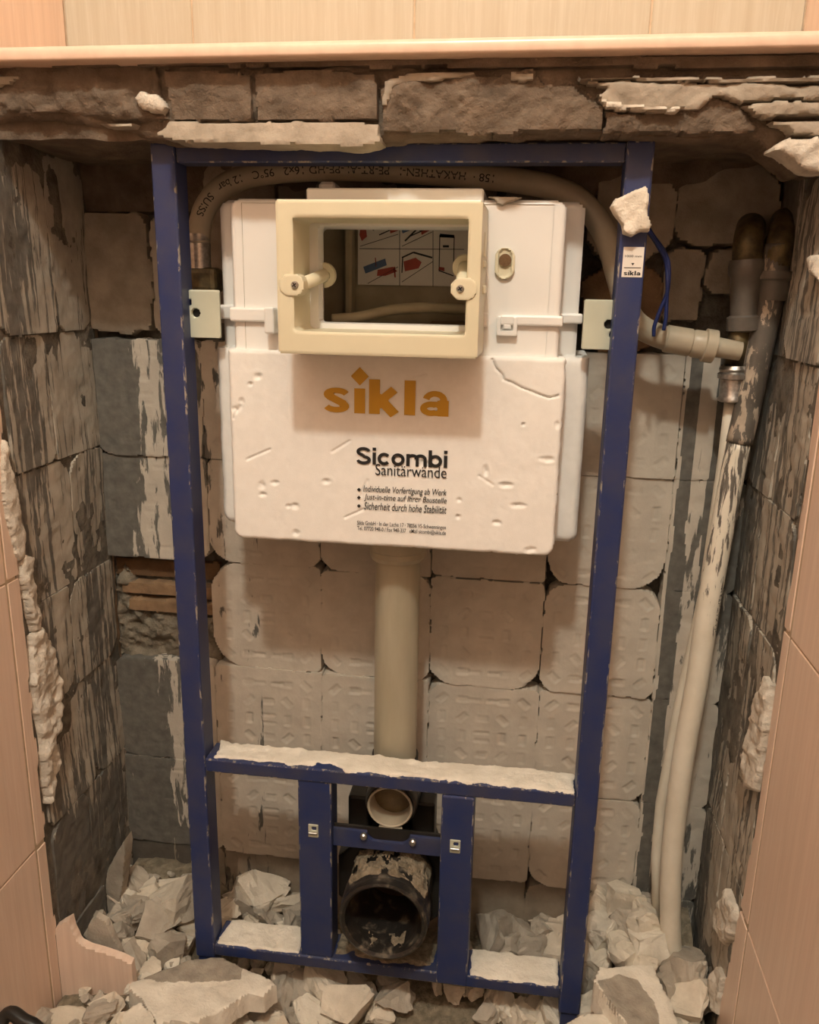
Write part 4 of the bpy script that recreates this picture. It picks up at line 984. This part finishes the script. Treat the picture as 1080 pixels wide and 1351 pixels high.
while n < 240:
    x = rr.uniform(-.40, .40); y = rr.uniform(-.13, .14)
    if abs(x) < .065 and -.04 < y < .15: continue
    if -.005 < y < .05 and .22 < abs(x) < .26: continue
    if .03 < x < .14 and y < .05: continue
    s = rr.choice((.010, .012, .015, .018, .024, .030, .036)); z = float(heap(x, y))
    mt = RUB[rr.choice((0, 0, 1, 1, 2))]
    where = 'beside the left wall' if x < -.26 else 'beside the right wall' if x > .26 else 'before the bottom bar' if y < 0 else 'behind the bottom bar'
    put_shard(x, y, z+s*.15, s, rr.randrange(26), mt, ('tiny ' if s < .014 else 'small ')+TONE[mt.name]+' plaster splinter strewn over the rubble '+where, GS, name='plaster_splinter'); n += 1

# large broken slabs, each from its own outline
def slab(name, pts, Z, thick, mat, label, seed, tilt=(0, 0), amp=.004, er=.004):
    """plate lying on the heap: outline seen in the photo, dropped on the plane of height Z"""
    poly = [tuple(PZ(a, b, Z)[:2]) for a, b in pts]
    cx = sum(p[0] for p in poly)/len(poly); cy = sum(p[1] for p in poly)/len(poly)
    o = relief(name, UP(Z), sd_poly(poly), .0026, mat, None, h=lambda u, v: amp*fbm(u*40, v*40, seed, 5)+tilt[0]*(u-cx)+tilt[1]*(v-cy), depth=thick, er=er, jag=.003, jagf=60, seed=seed)
    return setp(o, label, 'rubble')
SLABM = twotone('slab_two_layers', (.86, .78, .66), (.72, .64, .53), (.42, .36, .285), (.32, .27, .215), 26, .8, .42, .03, attr=True, bs=.8, bd=.002, bscale=240)
def two_slab(name, pts, Z, thick, label, seed, maskf, tilt=(0, 0), amp=.004):
    o = slab(name, pts, Z, thick, SLABM, label, seed, tilt, amp)
    me = o.data; at = me.attributes.new('mask', 'FLOAT', 'POINT')
    L = o.location; at.data.foreach_set('value', [maskf(v.co.x+L.x, v.co.y+L.y, v.co.z+L.z) for v in me.vertices]); return o
def zone(poly, Z):
    P = [tuple(PZ(a, b, Z)[:2]) for a, b in poly]; f, _ = sd_poly(P)
    def g(x, y, z):
        return .42+float(np.clip(f(np.array([x]), np.array([y]))[0]*40, -.6, .6))
    return g
two_slab('plaster_slab', [(172, 1295), (200, 1282), (258, 1262), (290, 1258), (330, 1276), (362, 1290), (366, 1300), (348, 1312), (328, 1312), (300, 1330), (262, 1352), (205, 1352), (185, 1322), (168, 1305)], .062, .026,
         'large pale plaster slab with a brown mortar patch lying before the left post', 401, zone([(190, 1290), (260, 1255), (320, 1268), (318, 1292), (270, 1296), (210, 1294)], .062), (0, -.05))
two_slab('plaster_slab', [(790, 1282), (830, 1276), (862, 1274), (872, 1296), (888, 1320), (900, 1352), (905, 1372), (850, 1372), (822, 1345), (800, 1322), (782, 1300)], .085, .035,
         'large plaster slab with grey brown underside lying at the foot of the right post', 402, zone([(790, 1300), (816, 1288), (842, 1294), (866, 1330), (874, 1372), (845, 1372), (800, 1320)], .085), (-.1, .1))
slab('plaster_slab', [(64, 1330), (80, 1324), (110, 1328), (150, 1334), (140, 1352), (120, 1375), (70, 1375)], .045, .04, RUB[0], 'low plaster slab lying against the broken scrap of tile', 403)
slab('plaster_slab', [(140, 1352), (160, 1334), (186, 1326), (204, 1340), (210, 1375), (150, 1375)], .062, .05, RUB[2], 'white plaster slab leaning beside the largest slab near the tile scrap', 404, (.2, .2))
slab('plaster_slab', [(742, 1348), (775, 1336), (800, 1334), (830, 1346), (840, 1375), (740, 1375)], .062, .04, RUB[2], 'white plaster slab tucked below the slab with grey underside', 405)
# torn tile adhesive plate standing left of the tile scrap
pts = fpoly([(112, 1245), (116, 1220), (126, 1208), (140, 1216), (156, 1250), (160, 1262), (130, 1256)], -.03)
o = relief('mortar_flake', FRONT(-.03), sd_poly(pts), .002, RUB[1], None, h=lambda u, v: .001*fbm(u*60, v*60, 8), depth=.008, er=.002, jag=.001)
setp(o, 'smooth grey mortar flake standing upright behind the scrap of tile', 'rubble')
pts = fpoly([(134, 1200), (140, 1150), (156, 1122), (170, 1100), (172, 1112), (166, 1160), (158, 1205), (146, 1220)], .075)
o = relief('mortar_flake', FRONT(.075), sd_poly(pts), .002, RUB[1], None, h=lambda u, v: .002*fbm(u*60, v*60, 18)+.35*(u+.41), depth=.008, er=.002, jag=.001)
setp(o, 'tall narrow mortar flake leaning in the dark left corner above the rubble', 'rubble')
# dark hose end
H0, H1, H2 = PY(0, 1340, -.20), PY(30, 1345, -.20), PY(60, 1353, -.20)
tubeo = tube('black_hose', catmull([(-.375, -.33, ZFLOOR+.009), (-.386, -.275, .01), (-.388, -.235, .09), H0+np.array([.006, 0, 0]), H1+np.array([.004, -.003, .001]), H2+np.array([0, -.008, -.004]), H2+np.array([.04, -.03, -.045]), H2+np.array([.06, -.07, -.12]), (H2[0]+.07, -.34, ZFLOOR+.009)], 8), .0075, BLACK, None, 14)
setp(tubeo, 'black hose looping up at the foot of the left tiled wall', 'hose')
